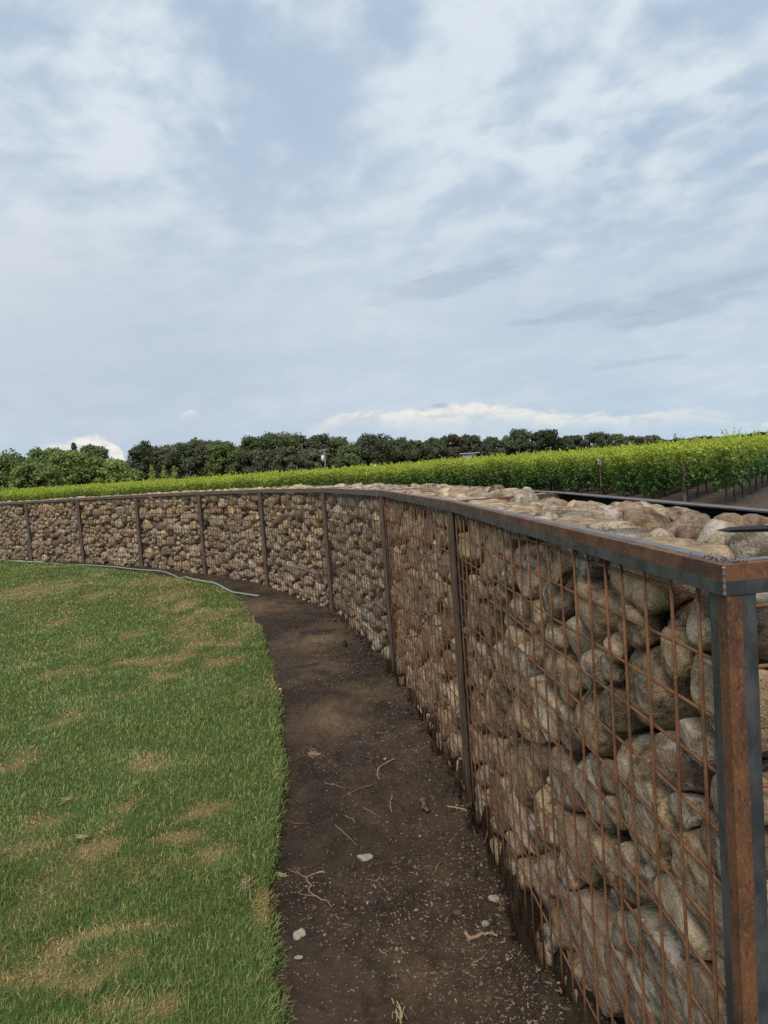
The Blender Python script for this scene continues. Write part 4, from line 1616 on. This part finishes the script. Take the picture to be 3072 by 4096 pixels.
def trunk_mesh(seed, h, r, lobes):
    rg = np.random.default_rng(seed)
    mb = MB()
    zt = np.linspace(-.3, h * .72, 8)
    sway = rg.normal(0, .25, 2)
    ax = np.stack([sway[0] * (zt / h) ** 2 * 2, sway[1] * (zt / h) ** 2 * 2, zt], 1)
    mb.tube(ax, np.linspace(r, r * .35, 8), 8)
    for c, lr in lobes[::2]:
        z0 = np.clip(c[2] * rg.uniform(.35, .7), h * .12, h * .68)
        s = np.array([np.interp(z0, zt, ax[:, 0]), np.interp(z0, zt, ax[:, 1]), z0])
        t = np.linspace(0, 1, 6)[:, None]
        q = s + (c - s) * t + np.array([0, 0, 1]) * (t * (1 - t)) * .6
        mb.tube(q, np.linspace(r * .38, r * .08, 6), 5)
    return mb.mesh('trunk', M_BARK, True)


OAK, GREEN, OLIVE, YOUNG, BROWN = (.085, .103, .060), (.150, .205, .062), (.112, .135, .068), (.20, .25, .075), (.108, .112, .072)
# px centre, px top, px width, depth, colour, label, shape
TREES = [
    (-70, 1822, 190, 118, GREEN, 'round', 'bright green tree cut by the left edge of the photo'),
    (55, 1812, 190, 120, GREEN, 'round', 'broad bright green tree second from the left of the treeline'),
    (130, 1850, 170, 108, GREEN, 'round', 'low bushy green tree at the far left, in front of the taller ones'),
    (193, 1776, 150, 132, GREEN, 'round', 'tallest rounded green tree of the left clump'),
    (268, 1806, 150, 122, GREEN, 'round', 'green tree in the middle of the left clump'),
    (293, 1764, 60, 150, OAK, 'cone', 'small dark conifer tip rising above the left clump'),
    (360, 1772, 110, 142, OLIVE, 'round', 'dark tree standing behind the left green clump'),
    (388, 1832, 110, 124, GREEN, 'round', 'green tree on the right side of the left clump'),
    (462, 1838, 110, 122, YOUNG, 'round', 'light green tree that ends the left clump'),
    (530, 1880, 80, 118, YOUNG, 'round', 'low light green bush right of the left clump'),
    (570, 1766, 120, 150, OAK, 'airy', 'open branched dark oak with sky showing through, right of the left clump'),
    (640, 1776, 130, 152, BROWN, 'round', 'brownish oak beside the open branched one'),
    (712, 1768, 140, 150, OAK, 'round', 'dark dense oak in the middle of the left oak group'),
    (781, 1756, 120, 154, OLIVE, 'round', 'tall olive oak in the left oak group'),
    (838, 1764, 110, 150, BROWN, 'round', 'brown tinged oak behind the green pointed tree'),
    (885, 1770, 120, 146, (.10, .13, .042), 'round', 'yellowish green tree left of the gap in the treeline'),
    (605, 1862, 34, 116, YOUNG, 'cone', 'slim young poplar, leftmost of three before the oaks'),
    (655, 1864, 34, 116, YOUNG, 'cone', 'slim young poplar, middle one of three before the oaks'),
    (696, 1866, 36, 116, YOUNG, 'cone', 'slim young poplar, right one of three before the oaks'),
    (1000, 1742, 100, 158, (.07, .10, .042), 'round', 'green tree right of the gap in the treeline'),
    (1075, 1731, 140, 160, (.075, .11, .042), 'round', 'tallest green tree left of the utility pole'),
    (1140, 1733, 130, 162, OLIVE, 'round', 'tall olive tree next to the tallest green one'),
    (1020, 1800, 150, 146, BROWN, 'round', 'low brownish oak in front of the tall green trees'),
    (1120, 1792, 170, 146, BROWN, 'round', 'broad low brownish oak left of the utility pole'),
    (1190, 1742, 100, 165, OAK, 'round', 'dark oak rising behind the brownish oaks'),
    (1262, 1738, 130, 165, OAK, 'round', 'dark oak straight behind the utility pole'),
    (1245, 1802, 130, 150, BROWN, 'round', 'low grey brown oak at the foot of the utility pole'),
    (1350, 1745, 120, 165, OLIVE, 'airy', 'thin crowned tree with bare twig tips, right of the utility pole'),
    (1365, 1830, 120, 150, (.08, .11, .042), 'round', 'low green bush right of the utility pole'),
    (1480, 1738, 170, 158, OAK, 'round', 'broad domed dark oak in the centre of the treeline'),
    (1420, 1775, 120, 156, OLIVE, 'round', 'smaller oak tucked against the broad domed oak'),
    (1590, 1757, 110, 165, OAK, 'round', 'dark oak right of the broad domed one'),
    (1660, 1765, 110, 165, OLIVE, 'round', 'low olive oak two trees right of the broad domed one'),
    (1735, 1758, 110, 170, OAK, 'round', 'dark oak left of the brown one near the shed'),
    (1810, 1740, 130, 172, (.082, .074, .046), 'round', 'brown oak standing behind the pale shed'),
    (1885, 1740, 130, 178, OAK, 'round', 'dark oak right of the brown one behind the shed'),
    (1965, 1750, 120, 182, OAK, 'round', 'low dark oak between the shed and the tall airy oak'),
    (2072, 1718, 120, 186, OAK, 'airy', 'tallest airy oak in the right half of the treeline'),
    (2075, 1765, 140, 184, OAK, 'round', 'low wide oak under the tallest airy oak'),
    (2180, 1722, 150, 188, (.055, .085, .036), 'round', 'tall green oak right of the airy oak'),
    (2285, 1744, 130, 196, OAK, 'round', 'dark oak third from the right end of the thick treeline'),
    (2380, 1734, 150, 202, OAK, 'round', 'wide dark oak near the right end of the thick treeline'),
    (2455, 1738, 110, 208, OLIVE, 'round', 'olive oak near the right end of the thick treeline'),
    (2530, 1746, 110, 220, OAK, 'round', 'low dark oak second from the right end of the thick treeline'),
    (2600, 1742, 110, 226, BROWN, 'round', 'last dark oak at the right end of the thick treeline')]
for n, (px, py, wpx, dep, colr, shp, lab) in enumerate(TREES):
    top = at_depth(px, py, dep)
    mpp = dep / FPX
    h = top[2] + .4
    w = wpx * mpp * .5 * 1.3
    gap = .5 if shp == 'airy' else 0
    base = h * (.04 if colr in (GREEN, YOUNG) else .16)
    cnt = int(np.clip(wpx * (1950 - py) * .52, 1500, 9500) * (.6 if gap else 1))
    (V, Fc, cc), lobes = crown_mesh(300 + n, w, h, base, cnt, .30 if shp != 'cone' else .26, colr, 'cone' if shp == 'cone' else 'round', gap)
    root = empty('conifer_tree' if px == 293 else 'broadleaf_tree', (top[0], top[1], -.06), 0, label=lab, category='tree', group='trees beyond the vineyard')
    obj('crown', mesh_np('crown', V, Fc, M_TREE, False, cc), root)
    obj('trunk', trunk_mesh(500 + n, h, .045 * h * (.4 if shp == 'cone' else .8), lobes), root)

# undergrowth closing the foot of the treeline, and the far wooded rise
def woods(name, line, nper, leaf, col, seed):
    rg = np.random.default_rng(seed)
    PP, NN, CC = [], [], []
    for (x0, y0, h0), (x1, y1, h1) in zip(line[:-1], line[1:]):
        L = math.hypot(x1 - x0, y1 - y0)
        n = int(L * nper)
        t = rg.random(n)
        hh = (h0 + (h1 - h0) * t) * (.75 + .35 * fbm(t * L * .18 + x0, t * 0, 1.0, 3))
        z = hh * rg.random(n) ** .7
        p = np.stack([x0 + (x1 - x0) * t, y0 + (y1 - y0) * t + rg.normal(0, 1.5, n), z], 1)
        PP.append(p)
        NN.append(rg.normal(size=(n, 3)) + (0, -.5, .4))
        CC.append(np.array(col)[None] * rg.uniform(.6, 1.4, (n, 1)))
    P_ = np.vstack(PP)
    V, Fc, cc = leaf_cloud(rg, P_, np.vstack(NN), leaf * rg.uniform(.6, 1.3, len(P_)), np.vstack(CC), 4)
    obj(name, mesh_np(name, V, Fc, M_TREE, False, cc), kind='stuff')


def gpt(px, dep, h):
    p = at_depth(px, 1871 - .072 * (px - 1536), dep)
    return (p[0], dep, h)


woods('undergrowth', [gpt(-300, 140, 5), gpt(400, 150, 4.5), gpt(900, 165, 5), gpt(1500, 172, 5), gpt(2000, 195, 5), gpt(2640, 235, 4.5)], 16, .55, (.08, .10, .05), 9)
woods('far_woods', [(150, 700, 6), (230, 690, 8), (300, 680, 9.5), (350, 670, 9), (420, 650, 12), (500, 640, 18), (620, 620, 26)], 12, 1.9, (.06, .075, .06), 10)

# ------------------------------------------------------------------ shed, pole, pylon


def shed():
    c = at_depth(1878, 1846, 112)
    root = empty('field_shed', (c[0], c[1], 0), rad(-8), label='small pale shed with a flat metal roof among the vines', category='shed')
    mb = MB()
    for k in range(10):                 # upright boards
        mb.box((-1.15 + k * .23, -.85, -.1), (-1.15 + k * .23 + .222, -.80 + .008 * (k % 2), 2.95))
        mb.box((-1.15 + k * .23, .80, -.1), (-1.15 + k * .23 + .222, .85, 2.95))
    mb.box((-1.15, -.80, -.1), (-1.11, .80, 2.95))
    mb.box((1.11, -.80, -.1), (1.15, .80, 2.95))
    obj('wall', mb.mesh('wall', M_SHED), root)
    mb = MB()
    mb.box((-1.5, -1.2, 2.953), (1.75, 1.25, 3.08))
    obj('roof', mb.mesh('roof', M_ROOF), root)
    mb = MB()
    mb.box((.35, -.862, .1), (.95, -.852, 2.6))
    obj('door', mb.mesh('door', M_DARK), root)
    # a white bin and box near the foot of the oaks
    p = at_depth(1498, 1860, 100)
    b = empty('white_tank', (p[0], p[1], 0), 0, label='small white tank showing over the vines left of centre', category='tank')
    mb = MB()
    mb.tube(np.array([(0, 0, 1.0), (0, 0, 2.1), (0, 0, 2.2)]), np.array([.32, .32, .2]), 10)
    obj('tank_body', mb.mesh('tank_body', M_WHITE, True), b)
    mb = MB()
    for x, y in ((-.2, -.2), (.2, -.2), (.2, .2), (-.2, .2)):
        mb.box((x - .03, y - .03, -.1), (x + .03, y + .03, 1.0))
    obj('stand', mb.mesh('stand', M_POST), b)


shed()


def pole():
    dep = 138
    p = at_depth(1300, 1840, dep)
    top = at_depth(1296, 1797, dep)[2]
    root = empty('utility_pole', (p[0], p[1], 0), 0, label='weathered utility pole with a transformer before the dark trees', category='utility pole')
    mb = MB()
    mb.tube(np.array([(0, 0, -.3), (0, 0, top)]), np.array([.17, .12]), 8)
    obj('mast', mb.mesh('mast', mat_plain('pale_pole', (.20, .185, .165), .8), True), root)
    mb = MB()
    mb.box((-.95, -.2, top - .35), (.95, -.08, top - .22))
    obj('crossarm', mb.mesh('crossarm', M_POST), root)
    mb = MB()
    mb.tube(np.array([(-.42, -.1, top - 2.4), (-.42, -.1, top - 1.3), (-.42, -.1, top - 1.2)]), np.array([.28, .28, .16]), 10)
    obj('transformer', mb.mesh('transformer', M_WHITE, True), root)
    for x in (-.8, -.3, .3, .8):
        mb = MB()
        mb.tube(np.array([(x, -.14, top - .22), (x, -.14, top - .02)]), .05, 6)
        obj('insulator', mb.mesh('insulator', M_WHITE), root)


pole()


def pylon():
    dep = 900
    p = at_depth(2701, 1770, dep)
    top = at_depth(2700, 1733, dep)[2] - 0
    H_ = top
    root = empty('power_pylon', (p[0], p[1], 0), 0, label='faint steel lattice pylon on the horizon at the right', category='pylon')
    mb = MB()
    lv = np.linspace(0, 1, 9)
    hw = lambda t: 2.4 * (1 - t) + .45
    for sx_ in (-1, 1):
        for sy_ in (-1, 1):
            mb.tube(np.array([(sx_ * hw(t), sy_ * hw(t), t * H_) for t in lv]), .16, 4)
    for a, b in zip(lv[:-1], lv[1:]):
        for s in (-1, 1):
            for fl in (1, -1):
                mb.tube(np.array([(-fl * hw(a), s * hw(a), a * H_), (fl * hw(b), s * hw(b), b * H_)]), .10, 4)
                mb.tube(np.array([(s * hw(a), -fl * hw(a), a * H_), (s * hw(b), fl * hw(b), b * H_)]), .10, 4)
    obj('lattice', mb.mesh('lattice', M_LATT), root)
    for t in (.72, .85, .97):
        mb = MB()
        mb.tube(np.array([(-3.2, 0, t * H_), (3.2, 0, t * H_)]), .16, 4)
        obj('crossarm', mb.mesh('crossarm', M_LATT), root)


pylon()
